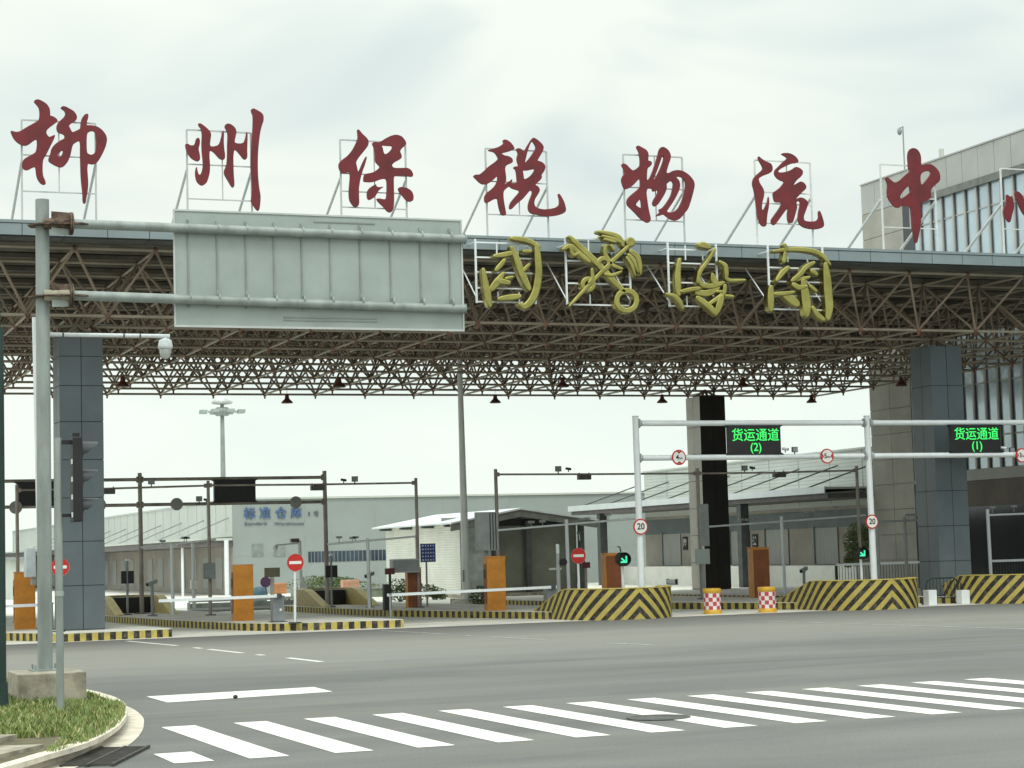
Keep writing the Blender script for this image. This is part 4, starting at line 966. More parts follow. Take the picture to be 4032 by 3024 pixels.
# ---- thin camera masts with cross arms
def mast(px, top, b, label, arms, foot=.2, box=None, r=.05):
    p = PB(px, top, b); t = thing('camera_mast', label, 'mast', (p.x, b, foot), 'thin masts with cross arms on the islands')
    m = MB(); m.bar((p.x + .02, b, foot), (p.x, b, p.z), r * 1.1, 14, r); m.build('post', bpole, t)
    m = MB(); m.bar((p.x + .02, b, foot), (p.x + .02, b, foot + .035), .17, 14); m.build('base_plate', dgrey, t)
    for (x0, y0, x1, y1) in arms:
        a, q = PB(x0, y0, b), PB(x1, y1, b); m = MB(); m.bar(a, q, .032, 12); ar = m.build('arm', bpole, t)
        c = a if abs(a.x - p.x) < abs(q.x - p.x) else q; dd = (q - a).normalized() * (1 if c is a else -1)
        m = MB(); m.bar(c + dd * .02, c + dd * .12, .065, 10); m.build('flange', bpole, ar)
    return t
mast(819, 1893, 59.75, 'thin brown mast standing left behind the orange kiosk by the facade lettering', [(819, 1912, 390, 1925), (819, 1911, 1232, 1908)], r=.05)
mast(1637, 1882, 59.8, 'thin brown mast in front of the white corrugated booth', [(1637, 1901, 1234, 1908)], r=.05)
mast(66, 1908, 59.7, 'thin brown mast between the green post and the sign gantry pole', [(66, 1930, 388, 1925)], r=.05)
mast(1951, 1847, 58, 'thin brown mast rising behind the front orange kiosk near the booth', [(1951, 1868, 2345, 1867)], r=.055)
mast(2745, 1843, 57.2, 'thin grey mast in front of the beige rear column', [(2745, 1864, 2347, 1867), (2745, 1864, 3060, 1861)], r=.055)
mast(3372, 1835, 58, 'thin brown mast just left of the second white gantry post', [(3372, 1852, 3062, 1861)], r=.055)
for px, py, b, lab in ((424, 1933, 59.75, 'brown plate reader box below the beam, right of the slate column'), (1250, 1919, 59.75, 'brown plate reader box below the beam by the brown gantry post'), (2300, 1877, 58, 'brown plate reader box below the beam, left of the first white gantry post'), (3068, 1868, 58, 'brown plate reader box below the beam in front of the right warehouse')):
    p = PB(px, py, b); t = thing('plate_reader', lab, 'reader box', (p.x, p.y, p.z), 'plate reader boxes below the lane beams')
    m = MB(); m.cbox((p.x, p.y, p.z - .02), .42, .2, .15); m.build('housing', mat('reader brown', (.10, .075, .055), .5) if 'reader brown' not in MATS else MATS['reader brown'], t, bevel=.008)
    m = MB(); m.cbox((p.x, p.y - .105, p.z - .03), .36, .01, .09); m.build('window', dgrey, t)
    for dx in (-.17, .17):
        m = MB(); m.sqbar((p.x + dx, p.y, p.z + .05), (p.x + dx, p.y, p.z + .13), .03); m.build('bracket', bpole, t)
for px, py, b, lab in ((596, 1896, 59.75, 'small floodlight on the beam just right of a brown gantry post'), (784, 1964, 64.4, 'small floodlight on the lower beam left of the black display'), (1397, 1886, 59.75, 'small dark red floodlight on the thin beam left of the booth'), (2198, 1846, 58, 'small floodlight on the thin beam left of the first white post'), (2932, 1843, 58, 'small floodlight on the thin beam below display 2')):
    flood(px, py, b, lab, size=.17)
for px, py, b, lab in ((1353, 1890, 59.75, 'dark bullet camera on the thin beam right of the brown gantry'), (2238, 1846, 58, 'dark bullet camera beside the floodlight left of the first white post'), (2962, 1842, 58, 'dark bullet camera beside the floodlight below display 2'), (812, 1968, 64.4, 'dark bullet camera at the mast left of the black display')):
    bullet(px, py, b, lab)

# ---- orange kiosks
def kiosk_proto():
    t = thing('kiosk', '-', 'kiosk', (0, 0, .2), 'orange self service kiosks on the islands')
    m = MB(); m.box(-.26, .26, -.20, .20, .24, 1.90); m.build('cabinet', orange, t, bevel=.012)
    m = MB(); m.box(-.25, .25, -.19, .19, .2, .238); m.build('plinth', dgrey, t)
    m = MB(); m.box(-.275, .275, -.215, .215, 1.905, 1.93); m.build('cap', orange, t)
    m = MB(); m.box(-.275, -.262, -.14, .14, .60, 1.72); d_ = m.build('panel', brown, t)
    m = MB(); m.box(-.285, -.276, -.09, .09, 1.30, 1.55); m.build('screen', black, d_)
    m = MB(); m.box(-.283, -.276, -.07, .07, .95, 1.08); m.build('slot', dgrey, d_)
    m = MB(); m.box(-.24, .24, .202, .21, .3, 1.85); m.build('service_door', brown, t)
    return t
kp = kiosk_proto()
KI = [(PB(958, 2330, 53.4).x, 53.5, 0, 1.0, 'orange kiosk beside the first no entry sign, plain front'), (PB(1955, 2390, 53.9).x, 54.0, 0, 1.02, 'orange kiosk in front of the dark booth opening, boom arm crossing it'),
      (PB(1645, 2390, 59.6).x, 60.0, math.pi, .82, 'orange and brown kiosk with a grey box on top, before the corrugated wall'), (PB(97, 2390, 53.5).x, 53.5, 0, .98, 'leftmost orange kiosk, between the green post and the sign gantry pole'),
      (PB(2424, 2300, 53).x, 53.2, math.pi, 1.02, 'orange and brown kiosk behind the left green arrow signal'), (PB(2990, 2300, 56.5).x, 56.5, math.pi, 1.05, 'orange and brown kiosk behind the right checkered barrel')]
for k, (x, y, rz, sz, lab) in enumerate(KI):
    o = kp if k == 0 else copy_tree(kp); o.location = (x, y, .206); o.rotation_euler.z = rz - .08; o['label'] = lab; o.scale = (sz * 1.05, sz, sz)
for o in [q for q in bpy.data.objects if q.name.startswith('kiosk')]:
    for c in kids(o): c.location.z -= .2 - 0
# faces are modelled from z=.2, the thing stands on the island top
for x, y, z0, z1, w_, lab, mm in ((KI[1][0] - .10, 54.3, 1.93, 3.05, .62, 'tall dark grey ribbed cabinet standing above the front orange kiosk', mgrey), (PB(1625, 2220, 59.5).x - .25, 59.55, PB(1620, 2254, 59.5).z, PB(1620, 2200, 59.5).z, .9, 'grey steel box on top of the orange kiosk before the corrugated wall', greypaint)):
    t = thing('control_box', lab, 'box', (x, y, z0)); m = MB(); m.box(x - w_ / 2, x + w_ / 2, y - .15, y + .15, z0, z1); m.build('cabinet', mm, t, bevel=.008)
    if z1 - z0 > .6:
        for i in range(3):
            m = MB(); m.box(x + w_ * (.08 + .14 * i), x + w_ * (.12 + .14 * i), y - .165, y - .151, z0 + .03, z1 - .03); m.build('rib', black, t)
        m = MB(); m.sqbar((x, y + .1, .2), (x, y + .1, z0), .10); m.build('leg', mgrey, t)
    else:
        m = MB(); m.box(x - w_ / 2 + .03, x + w_ / 2 - .03, y - .158, y - .151, z0 + .04, z1 - .04); m.build('door', mgrey, t)

# ---- no entry signs
def noentry(px, py, r, b, base_px, base_y, label, m_=white):
    p = PB(px, py, b); q = PB(base_px, base_y, b)
    return round_sign((p.x, p.y, p.z), r, label, 'noentry', '', post=(.2, r * .6, q.x - p.x, .033, m_), group='no entry signs on the islands', name='no_entry_sign')
noentry(1163, 2215, .222, 49.9, 1164, 2455, 'red no entry sign on a white post at the left island nose')
noentry(2278, 2188, .222, 52.2, 2284, 2330, 'red no entry sign above the left end of the middle chevron barrier')
noentry(237, 2233, .222, 50.2, 232, 2470, 'red no entry sign mostly hidden behind the traffic light post', greypaint)
p = PB(2281, 2090, 52.25); bullet(2281, 2098, 52.25, 'small dark camera on top of the middle no entry sign post', ln=.12, up=.22)

# ---- boom barriers
def boom(hx, hy, ax0, ax1, z, label, zend=None, fork=None):
    t = thing('boom_barrier', label, 'boom barrier', (hx, hy, .2), 'boom barriers across the lanes')
    m = MB(); m.box(hx - .15, hx + .15, hy - .16, hy + .16, .225, .86); m.box(hx - .165, hx + .165, hy - .175, hy + .175, .861, .90); c = m.build('housing', mat('boom grey', (.20, .22, .235), .5) if 'boom grey' not in MATS else MATS['boom grey'], t, bevel=.012)
    m = MB(); m.box(hx - .22, hx + .22, hy - .2, hy + .2, .2, .224); m.build('base_plate', dgrey, t)
    m = MB(); m.box(hx + .02, hx + .07, hy - .168, hy - .161, .50, .56); m.build('lock', signwhite, c)
    m = MB(); m.sqbar((ax1, hy - .22, z), (ax0, hy - .22, zend or z), .045, .075); a = m.build('arm', white, t)
    m = MB(); nst = 6; L_ = ax0 - ax1
    m.bar((hx, hy - .26, z), (hx, hy - .15, z), .07, 16); m.build('hub', dgrey, t)
    if fork:
        m = MB(); m.bar((fork, hy - .22, .2), (fork, hy - .22, z - .05), .03, 10); m.sqbar((fork - .05, hy - .22, z - .048), (fork + .05, hy - .22, z - .048), .05); m.build('rest', mgrey, t)
    return t
p0, p1 = PB(624, 2366, 51.0), PB(1108, 2346, 51.0)
boom(PB(1092, 2400, 51.2).x, 51.2, p0.x, p1.x, p1.z, 'grey boom barrier beside the first no entry sign, white arm passing the kiosk', p0.z)
p0, p1 = PB(1524, 2343, 51.6), PB(2190, 2311, 51.6)
boom(PB(2168, 2370, 51.8).x, 51.8, p0.x, p1.x, p1.z, 'grey boom barrier left of the middle chevron barrier, long white arm across the lane', p0.z, fork=p0.x + .08)
p0, p1 = PB(24, 2388, 52.2), PB(148, 2382, 52.2)
boom(p1.x + .25, 52.4, p0.x - 1.2, p1.x + .2, p1.z, 'boom barrier half hidden by the sign gantry pole, white arm before the kiosk', p0.z)

# led text post beside boom 1
p, q = PB(1042, 2236, 52), PB(1101, 2271, 52)
t = thing('fee_display', 'olive backed display on a brown post beside the first no entry sign', 'display', ((p.x + q.x) / 2, 52, .2))
m = MB(); m.box(p.x, q.x, 51.95, 52.05, q.z, p.z); m.build('housing', mat('olive housing', (.06, .055, .028), .5), t, bevel=.008)
m = MB(); m.sqbar(((p.x + q.x) / 2, 52, .2), ((p.x + q.x) / 2, 52, q.z), .09); m.build('post', bpole, t)
p, q = PB(1516, 2238, 58.5), PB(1553, 2261, 58.5)
t = thing('fee_display', 'dark red display on a slim post left of the grey topped kiosk', 'display', ((p.x + q.x) / 2, 58.5, .2))
m = MB(); m.box(p.x, q.x, 58.45, 58.55, q.z, p.z); m.build('housing', mat('dark red housing', (.09, .012, .015), .5), t, bevel=.008)
m = MB(); m.sqbar(((p.x + q.x) / 2, 58.5, .2), ((p.x + q.x) / 2, 58.5, q.z), .07); m.build('post', darkgreen, t)
p, q = PB(2290, 2214, 54.5), PB(2322, 2236, 54.5)
t = thing('fee_display', 'small dark red display behind the middle no entry sign', 'display', ((p.x + q.x) / 2, 54.5, .2))
m = MB(); m.box(p.x, q.x, 54.45, 54.55, q.z, p.z); m.build('housing', MATS['dark red housing'], t, bevel=.006)
m = MB(); m.sqbar(((p.x + q.x) / 2, 54.5, .2), ((p.x + q.x) / 2, 54.5, q.z), .06); m.build('post', bpole, t)
t = thing('bollard_cabinet', 'narrow black cabinet at the tip of the long boom arm', 'cabinet', (PB(1520, 2340, 58.3).x, 58.3, .2))
p, q = PB(1509, 2303, 58.3), PB(1532, 2388, 58.3); m = MB(); m.box(p.x, q.x, 58.2, 58.4, .2, p.z); m.build('cabinet', black, t, bevel=.008)
m = MB(); m.box(p.x - .01, q.x + .01, 58.19, 58.41, p.z, p.z + .02); m.build('cap', dgrey, t)

# ---- green arrow signals
def arrow_signal(px, py, b, label, base, hr=.195):
    p = PB(px, py, b); t = thing('arrow_signal', label, 'signal', (p.x, b, base), 'green arrow lane signals')
    m = MB(); poly = [(p.x + hr * math.cos(math.pi / 8 + k * math.pi / 4) * 1.05, p.z + hr * math.sin(math.pi / 8 + k * math.pi / 4) * 1.05) for k in range(8)]
    m.add([(a, b - .08, c) for a, c in poly] + [(a, b + .05, c) for a, c in poly], [tuple(range(8)), tuple(range(8, 16))[::-1]] + [(k, (k + 1) % 8, 8 + (k + 1) % 8, 8 + k) for k in range(8)]); h = m.build('housing', black, t)
    m = MB(); m.lathe((p.x, b, p.z), [(hr * .98, -.20), (hr * .98, -.08), (hr * .94, -.08), (hr * .94, -.20)], 24, axis='y', caps=False); m.build('hood', black, h)
    yy = b - .085; s_ = hr * .52
    m = MB(); m.sqbar((p.x + s_, yy, p.z + s_), (p.x + s_, yy, p.z - s_), .010, .045) if 0 else None
    m.box(p.x + s_ - .03, p.x + s_ + .015, yy - .008, yy, p.z - s_, p.z + s_ * .9); m.box(p.x - s_ * .8, p.x + s_ - .0305, yy - .008, yy, p.z - s_, p.z - s_ + .045)
    a, c = Vector((p.x - s_ * .55, yy - .004, p.z + s_ * .25)), Vector((p.x + s_ * .45, yy - .004, p.z - s_ * .55)); d = (c - a).normalized(); nn = Vector((d.z, 0, -d.x)) * .022
    e_ = Vector((0, .004, 0)); m.add([a - nn - e_, c - nn - e_, c + nn - e_, a + nn - e_, a - nn + e_, c - nn + e_, c + nn + e_, a + nn + e_], [(0, 1, 2, 3), (4, 5, 6, 7), (0, 1, 5, 4), (1, 2, 6, 5), (2, 3, 7, 6), (3, 0, 4, 7)])
    m.build('arrow', arrowgreen, t)
    m = MB(); m.bar((p.x + .02, b, base), (p.x, b, p.z - hr), .04, 12); m.build('post', white, t)
    m = MB(); m.bar((p.x - .03, b, p.z + hr), (p.x - .05, b, p.z + hr + .14), .018, 8); m.bar((p.x - .05, b, p.z + hr + .14), (p.x - .12, b, p.z + hr + .16), .02, 8); m.build('sensor', dgrey, t)
    return t
arrow_signal(2449, 2202, 50.6, 'black signal with a green arrow above the middle chevron barrier', .2)
arrow_signal(3388, 2178, 51.0, 'black signal with a green arrow above the right chevron barrier', .2, .18)

# ================================================================== BUILDINGS BEHIND
def groove_wall(mb, p, q, z0, z1, pitch, out_, dep=.03, horiz=True):
    """profiled sheet: one continuous zig-zag surface from p to q (plan points), ribs every pitch metres up the wall"""
    n_ = max(1, int((z1 - z0) / pitch)); vs = []; fs = []; o_ = Vector((*out_, 0))
    for k in range(n_):
        a = z0 + (z1 - z0) * k / n_; d = (z1 - z0) / n_
        for zz, f in ((a, 0), (a + d * .55, 0), (a + d * .70, 1), (a + d * .92, 1)):
            for pt in (p, q): vs.append(Vector((pt[0], pt[1], zz)) - o_ * dep * f)
    for pt in (p, q): vs.append(Vector((pt[0], pt[1], z1)))
    for k in range(len(vs) // 2 - 1): fs.append((2 * k, 2 * k + 1, 2 * k + 3, 2 * k + 2))
    mb.add(vs, fs)

# ---- warehouse 1 (facade lettering) -------------------------------------------------
WA, WB = 24.0, 102.4
t = thing('warehouse', 'long pale grey warehouse with blue facade lettering and a loading dock along its left side', 'warehouse', (WA, WB, 0))
zr0 = PB(926, 1972, WB).z; zr1 = PB(2500, 1939, WB).z; ZW = (zr0 + zr1) / 2
XE = 78
m = MB(); m.box(WA, XE, WB, WB + 90, 0, ZW); m.build('wall', whwall, t)
m = MB(); m.box(WA - .1, XE + .1, WB - .1, WB + 90.1, ZW, ZW + .10); m.build('roof', whside, t)
m = MB()
for k in range(1, 14): m.box(WA + 3.9 * k - .012, WA + 3.9 * k + .012, WB - .012, WB - .001, .1, ZW - .05)
zz = .5
m.box(WA, XE, WB - .008, WB - .0015, PB(1300, 2180, WB).z - .012, PB(1300, 2180, WB).z + .012)
m.build('cladding_joint', mat('cladding joint grey', (.30, .34, .34), .7), t)  # plain grey strips along the cladding joints
# side: light upper cladding, awning, beige dock wall with shutters
zaw = PA(600, 2148, WA).z
m = MB(); m.box(WA - .06, WA - .002, WB + .02, WB + 90, zaw + .2, ZW + .05); m.build('side_cladding', whside, t)
for k in range(30):
    m = MB(); m.box(WA - .075, WA - .0605, WB + 2.4 * k + 1.2 - .02, WB + 2.4 * k + 1.2 + .02, zaw + .45, ZW); m.build('cladding_joint', MATS['cladding joint grey'], t)
m = MB(); m.box(WA - .05, WA - .003, WB + .03, WB + 89, .02, zaw - .3); m.build('dock_wall', whbeige, t)
m = MB(); m.box(WA - 3.0, WA - .065, WB - .2, WB + 89, zaw, zaw + .12); aw = m.build('awning', whside, t)
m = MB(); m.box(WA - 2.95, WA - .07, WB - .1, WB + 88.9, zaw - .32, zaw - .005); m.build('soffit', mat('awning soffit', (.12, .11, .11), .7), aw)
for k in range(11):
    m = MB(); y = WB + .6 + 6 * k; m.bar((WA - .05, y, zaw + 1.2), (WA - 2.7, y, zaw + .13), .035, 6); m.build('tie_rod', mgrey, aw)
for k in range(22):
    y = WB + 2.2 + 3.2 * k; m = MB(); m.box(WA - .085, WA - .052, y, y + 1.5, .3, 2.0); m.build('shutter', shutter, t)
m = MB(); m.bar((WA - .4, WB - .25, 0), (WA - .4, WB - .25, zaw), .12, 14); m.build('downpipe', white, t)
m = MB(); m.bar((WA - 2.6, WB + .3, 0), (WA - 2.6, WB + .3, zaw), .07, 12); m.build('awning_post', white, t)
lx0, lx1 = PB(952, 2020, WB).x, PB(1192, 2020, WB).x; lz = PB(1070, 2023, WB).z; chs = (lx1 - lx0) / 4
for k, ch in enumerate('标准仓库'):
    text_mb(ch, chs * .78, (lx0 + chs * (k + .5) + (.04 if k > 1 else 0), WB - .05, lz), depth=.05, bold=.008).build('lettering', letterblue, t)
px_ = PB(1233, 2024, WB); text_mb('3  号', .30, (px_.x, WB - .05, px_.z), depth=.04, bold=.003).build('lettering', mat('lettering dark grey', (.12, .14, .17), .6), t)
for tx, cxp in (('Standard', 1006), ('Warehouse', 1138)):
    p = PB(cxp, 2062, WB); text_mb(tx, .22, (p.x, WB - .04, p.z), depth=.03, sx=1.55).build('lettering', MATS['lettering dark grey'], t)
for (x0, y0, x1, y1) in ((992, 2142, 1037, 2191), (1079, 2147, 1124, 2190)):
    p, q = PB(x0, y0, WB), PB(x1, y1, WB); m = MB(); m.box(p.x, q.x, WB - .03, WB - .002, q.z, p.z); m.build('window', mat('louvre grey', (.22, .25, .24), .5) if 'louvre grey' not in MATS else MATS['louvre grey'], t)
xs = [1212, 1238, 1265, 1300, 1330, 1362, 1395, 1428, 1460, 1490, 1520]
zt_, zb_w = PB(1300, 2170, WB).z, PB(1300, 2212, WB).z
for k in range(len(xs) - 1):
    a, b = PB(xs[k] + 1.5, 2190, WB).x, PB(xs[k + 1] - 1.5, 2190, WB).x
    m = MB(); m.box(a, b, WB - .02, WB - .002, zb_w, zt_); wn = m.build('window', glassd, t)
    m = MB(); m.box((a + b) / 2 - .012, (a + b) / 2 + .012, WB - .03, WB - .021, zb_w, zt_); m.build('frame', mgrey, wn)

# ---- white corrugated booth ---------------------------------------------------------
KA = 28.0
b0 = PA(1816, 2352, KA).y; b1 = PA(1524, 2350, KA).y
zE = PA(1816, 2052, KA).z
kx1 = PB(2292, 2100, b0).x; kpk = PB(2033, 1998, b0); zpk = kpk.z - .10
t = thing('inspection_booth', 'white corrugated booth with a low gable roof and a dark glazed front', 'booth', (KA, b0, 0))
m = MB(); m.solid = False; groove_wall(m, (KA, b1), (KA, b0), .15, zE, .105, (-1, 0)); m.build('wall', boothw, t)
m = MB(); m.box(KA + .05, kx1, b1 - .05, b1, 0, zE); m.box(KA + .05, kx1, b0 + 2.4, b0 + 2.45, 0, zE + .2); m.box(kx1 - .05, kx1, b0 + 2.5, b1 - .1, 0, zE); m.build('inner_wall', mat('booth interior', (.28, .29, .27), .7), t)
m = MB(); m.box(KA - .03, kx1, b0 - .6, b1 + .1, 0, .15); m.build('plinth', conc2, t)
xp = kpk.x; ov = .55; zt0 = zE + .02; vs = []
def roofpts(z_off, y): return [(KA - ov, y, zt0 - .14 + z_off), (xp, y, zpk + z_off), (kx1 + ov, y, zt0 - .14 + z_off)]
m = MB(); a = roofpts(0, b0 - .55) + roofpts(.07, b0 - .55) + roofpts(0, b1 + .4) + roofpts(.07, b1 + .4)
m.add(a, [(0, 1, 4, 3), (1, 2, 5, 4), (6, 7, 10, 9), (7, 8, 11, 10), (3, 4, 10, 9), (4, 5, 11, 10), (0, 1, 7, 6), (1, 2, 8, 7), (0, 3, 9, 6), (2, 5, 11, 8)])
rf_ = m.build('roof', boothroof, t)
m = MB(); a = roofpts(-.30, b0 - .50) + roofpts(-.004, b0 - .50) + roofpts(-.30, b0 - .40) + roofpts(-.004, b0 - .40)
m.add(a, [(0, 1, 4, 3), (1, 2, 5, 4), (6, 7, 10, 9), (7, 8, 11, 10), (0, 1, 7, 6), (1, 2, 8, 7), (3, 4, 10, 9), (4, 5, 11, 10), (0, 3, 9, 6), (2, 5, 11, 8)]); m.build('fascia', mat('booth fascia', (.16, .165, .15), .5), rf_)
for k in range(4):
    y = b0 + .4 + (b1 - b0) * k / 3.4; m = MB(); m.box(KA - ov + .02, KA - .01, y - .12, y + .12, zE - .22, zE - .10); m.build('gutter_bracket', MATS['soffit' if 'soffit' in MATS else 'dark soffit'], rf_)
for xx in (KA + .12, KA + 1.55, KA + 3.0, kx1 - .12):
    m = MB(); m.box(xx - .11, xx + .11, b0 - .25, b0 - .03, .15, zE - .05 + .12 * 0); m.build('column', dgrey, t)
xx = [KA + .24, KA + 1.43, KA + 1.67, KA + 2.88, KA + 3.12, kx1 - .24]
for k in range(0, 6, 2):
    m = MB(); m.box(xx[k], xx[k + 1], b0 + .10, b0 + .14, .15, zE - .25); m.build('glazing', olive if k else mat('pale panel', (.42, .46, .44), .5), t)
m = MB(); m.box(xx[0], xx[-1], b0 + .02, b0 + .16, zE - .24, zE + .05); m.build('lintel', black, t)

# ---- warehouse 2 on the right ---------------------------------------------------------
WA2 = 44.6
yb0, yb1 = 73.2, PA(2543, 2100, WA2).y
zt2 = (PA(2542, 1862, WA2).z + PA(2962, 1814, WA2).z) / 2
t = thing('warehouse', 'right hand warehouse with roller shutters, white dock wall and a long white edged awning', 'warehouse', (WA2, 84, 0))
m = MB(); m.box(WA2, WA2 + 30, yb0, yb1, 0, zt2); m.build('wall', whside, t)
m = MB(); m.box(WA2 - .06, WA2 + 30, yb0, yb1 + .1, zt2, zt2 + .08); m.build('roof', whside, t)
m = MB()
for k in range(1, 9): y = yb1 - k * 2.75; m.box(WA2 - .014, WA2 - .001, y - .014, y + .014, 3.6, zt2)
for k in range(14): z = 3.75 + k * .155; m.box(WA2 - .008, WA2 - .0008, yb0, yb1, z - .006, z + .006) if z < zt2 - .05 else None
m.build('cladding_joint', MATS['cladding joint grey'], t)
m = MB(); m.box(WA2 - .03, WA2 - .016, yb0, yb1, .9, 3.45); m.build('dock_wall', whbeige, t)
m = MB(); m.box(WA2 - .06, WA2 - .032, yb0, yb1, 2.55, 3.3); m.build('lintel_band', mat('blue grey band', (.13, .155, .165), .5, 0, .08, 1.2), t)
tip = PA(2240, 2012, WA2 - 3.2); zaw2 = PA(2800, 1960, WA2 - 3.2).z
ytip = tip.y
m = MB(); m.box(WA2 - 3.2, WA2 - .065, yb0 - 2, ytip, zaw2, zaw2 + .09); aw = m.build('awning', whside, t)
m = MB(); m.box(WA2 - 3.24, WA2 - 3.201, yb0 - 2, ytip + .05, zaw2 - .16, zaw2 + .12); m.build('gutter', boothroof, aw)
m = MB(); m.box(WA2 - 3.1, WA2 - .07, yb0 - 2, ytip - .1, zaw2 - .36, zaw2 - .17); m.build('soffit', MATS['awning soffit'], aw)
for k in range(8):
    y = ytip - 1.2 - 3.4 * k
    if y < yb0: break
    m = MB(); m.bar((WA2 - .03, y - 1.2, zaw2 + 1.15), (WA2 - 2.9, y, zaw2 + .10), .032, 6); m.build('tie_rod', dgrey, aw)
m = MB(); m.box(WA2 - 1.6, WA2 - .09, yb0 - 1.5, yb1 - .3, 0, .92); m.build('dock_platform', mat('white dock render', (.72, .72, .67), .7, 0, .04, 1.5), t)
def wa2y(px): return PA(px, 2200, WA2 - .1).y
doors = [(2613, 2680), (2880, 2952), (3018, 3105), (3212, 3300), (2750, 2790)]
for x0, x1 in doors[:4]:
    ya, yc = wa2y(x0), wa2y(x1); m = MB(); m.box(WA2 - .09, WA2 - .062, min(ya, yc), max(ya, yc), .95, 2.55); d_ = m.build('roller_shutter', shutter, t)
    m = MB(); yy = max(ya, yc); m.box(WA2 - .16, WA2 - .062, yy + .02, yy + .16, .95, 2.6); m.build('door_jamb', mgrey, d_)
for x0, txt in ((2698, '海'), (2973, '关'), (3355, '关')):
    y = wa2y(x0); t2 = thing('wall_plate', {2698: 'dark plate with pale characters beside the first roller shutter of the right warehouse', 2973: 'dark plate with a pale character above the right checkered barrel, by a shutter', 3355: 'dark plate with a pale character above the small tree'}[x0], 'sign', (WA2 - .1, y, 1.9), 'dark plates on the right warehouse wall')
    m = MB(); m.box(WA2 - .085, WA2 - .064, y - .25, y + .25, 1.72, 2.38); m.build('plate', black, t2)
    text_mb(txt, .42, (WA2 - .09, y, 2.05), xdir=(0, -1, 0), depth=.006, bold=.008).build('lettering', letterw, t2)
for y_ in (wa2y(2560), wa2y(3140)):
    m = MB(); m.box(WA2 - 3.0, WA2 - 2.6, y_ - .2, y_ + .2, 0, zaw2 - .37); m.build('awning_post', dgrey, t)
for px, lab in ((2648, 'small grey wall lamp on the white dock wall'),):
    y = wa2y(px); t2 = thing('dock_bumper', 'grey rubber bumper on the white dock wall left of the beige rear column', 'bumper', (WA2 - 1.65, y, .5))
    p = PA(2648, 2290, WA2 - 1.62); m = MB(); m.box(WA2 - 1.72, WA2 - 1.605, p.y - .45, p.y + .45, p.z - .10, p.z + .10); m.build('bumper', mgrey, t2, bevel=.02)
    for dy in (-.5, .5):
        m = MB(); m.box(WA2 - 1.70, WA2 - 1.605, p.y + dy - .04, p.y + dy + .04, p.z - .13, p.z + .13); m.build('bracket', black, t2)

# ---- office building on the right ---------------------------------------------------------
OA = 43.6
yo1 = (PA(3390, 740, OA).y + PA(3428, 1590, OA).y) / 2; yo0 = 30.
ZO = (PA(3391, 733, OA).z + PA(4032, 513, OA).z) / 2
yp = PA(3556, 850, OA).y; ys = PA(3601, 900, OA).y
zwt = (PA(3691, 751, OA).z + PA(3944, 678, OA).z) / 2
zgb = PA(3900, 1842, OA).z
t = thing('office_building', 'tall office building with pale wall panels, tall glazing and dark vertical strips', 'building', (OA, 60, 0))
m = MB(); m.box(OA + .02, OA + 25, yo0, yo1, 0, ZO - .02); m.build('wall', officeb, t)
def panels(name, y0, y1, z0, z1, ny, zs, mm, a=OA):
    pnl = MB(); g_ = .012; dy = (y1 - y0) / ny
    for k in range(ny):
        for i in range(len(zs) - 1): pnl.box(a - .03, a + .018, y0 + k * dy + g_, y0 + (k + 1) * dy - g_, zs[i] + g_, zs[i + 1] - g_)
    return pnl.build(name, mm, t)
zl = [0.1 + k * 1.02 for k in range(int((zwt - .1) / 1.02) + 1)] + [zwt]
panels('end_pier_panel', yp, yo1, 0, ZO, 2, zl[:-2] + [zwt], officeb)
panels('parapet_panel', yo0, yo1, zwt, ZO, int((yo1 - yo0) / 1.05), [zwt, ZO], officep)
m = MB(); m.box(OA - .06, OA + .3, yo0, yo1 + .03, ZO, ZO + .06); m.build('roof_coping', officep, t)
m = MB(); m.box(OA - .012, OA + .016, ys, yp, .1, zwt); m.build('dark_strip', mat('strip glass', (.02, .022, .03), .15, 0, .1, 1, spec=.8), t)
m = MB(); m.box(OA - .03, OA - .013, ys, yp, PA(3620, 1905, OA).z, PA(3620, 1892, OA).z); m.build('spandrel', officep, t)
m = MB(); m.box(OA - .008, OA + .014, yo0, ys - .02, zgb, zwt - .02); gl = m.build('glazing', glassb, t)
m = MB(); m.box(OA - .20, OA - .01, yo0, ys, zwt - .30, zwt - .02); m.build('lintel', MATS['booth fascia'], t)
pitch = .78
k = 0; y = ys - .5
while y > yo0:
    m = MB(); m.box(OA - .10, OA - .009, y - .05, y + .05, zgb, zwt - .31); mu = m.build('mullion', mullion, t)
    for dy in (-.085, .085):
        m = MB(); m.box(OA - .05, OA - .009, y + dy - .018, y + dy + .018, zgb, zwt - .31); m.build('gasket', dgrey, mu)
    y -= pitch; k += 1
    if k > 40: break
for zt_ in (zwt - 1.15, zgb + 3.2, zgb + 1.2):
    m = MB(); m.box(OA - .04, OA - .0095, yo0, ys - .03, zt_ - .03, zt_ + .03); m.build('transom', mullion, t)
m = MB(); m.box(OA - .05, OA + .0, yo0, ys, zgb - .42, zgb - .01); m.build('sill_band', officep, t)
zdo = PA(3900, 1990, OA).z
m = MB(); m.box(OA - .02, OA + .012, yo0, ys, zdo, zgb - .43); m.build('spandrel_wall', officebr, t)
m = MB(); m.box(OA - .012, OA + .014, yo0, ys - .1, .1, zdo - .01); m.build('dark_opening', MATS['strip glass'], t)
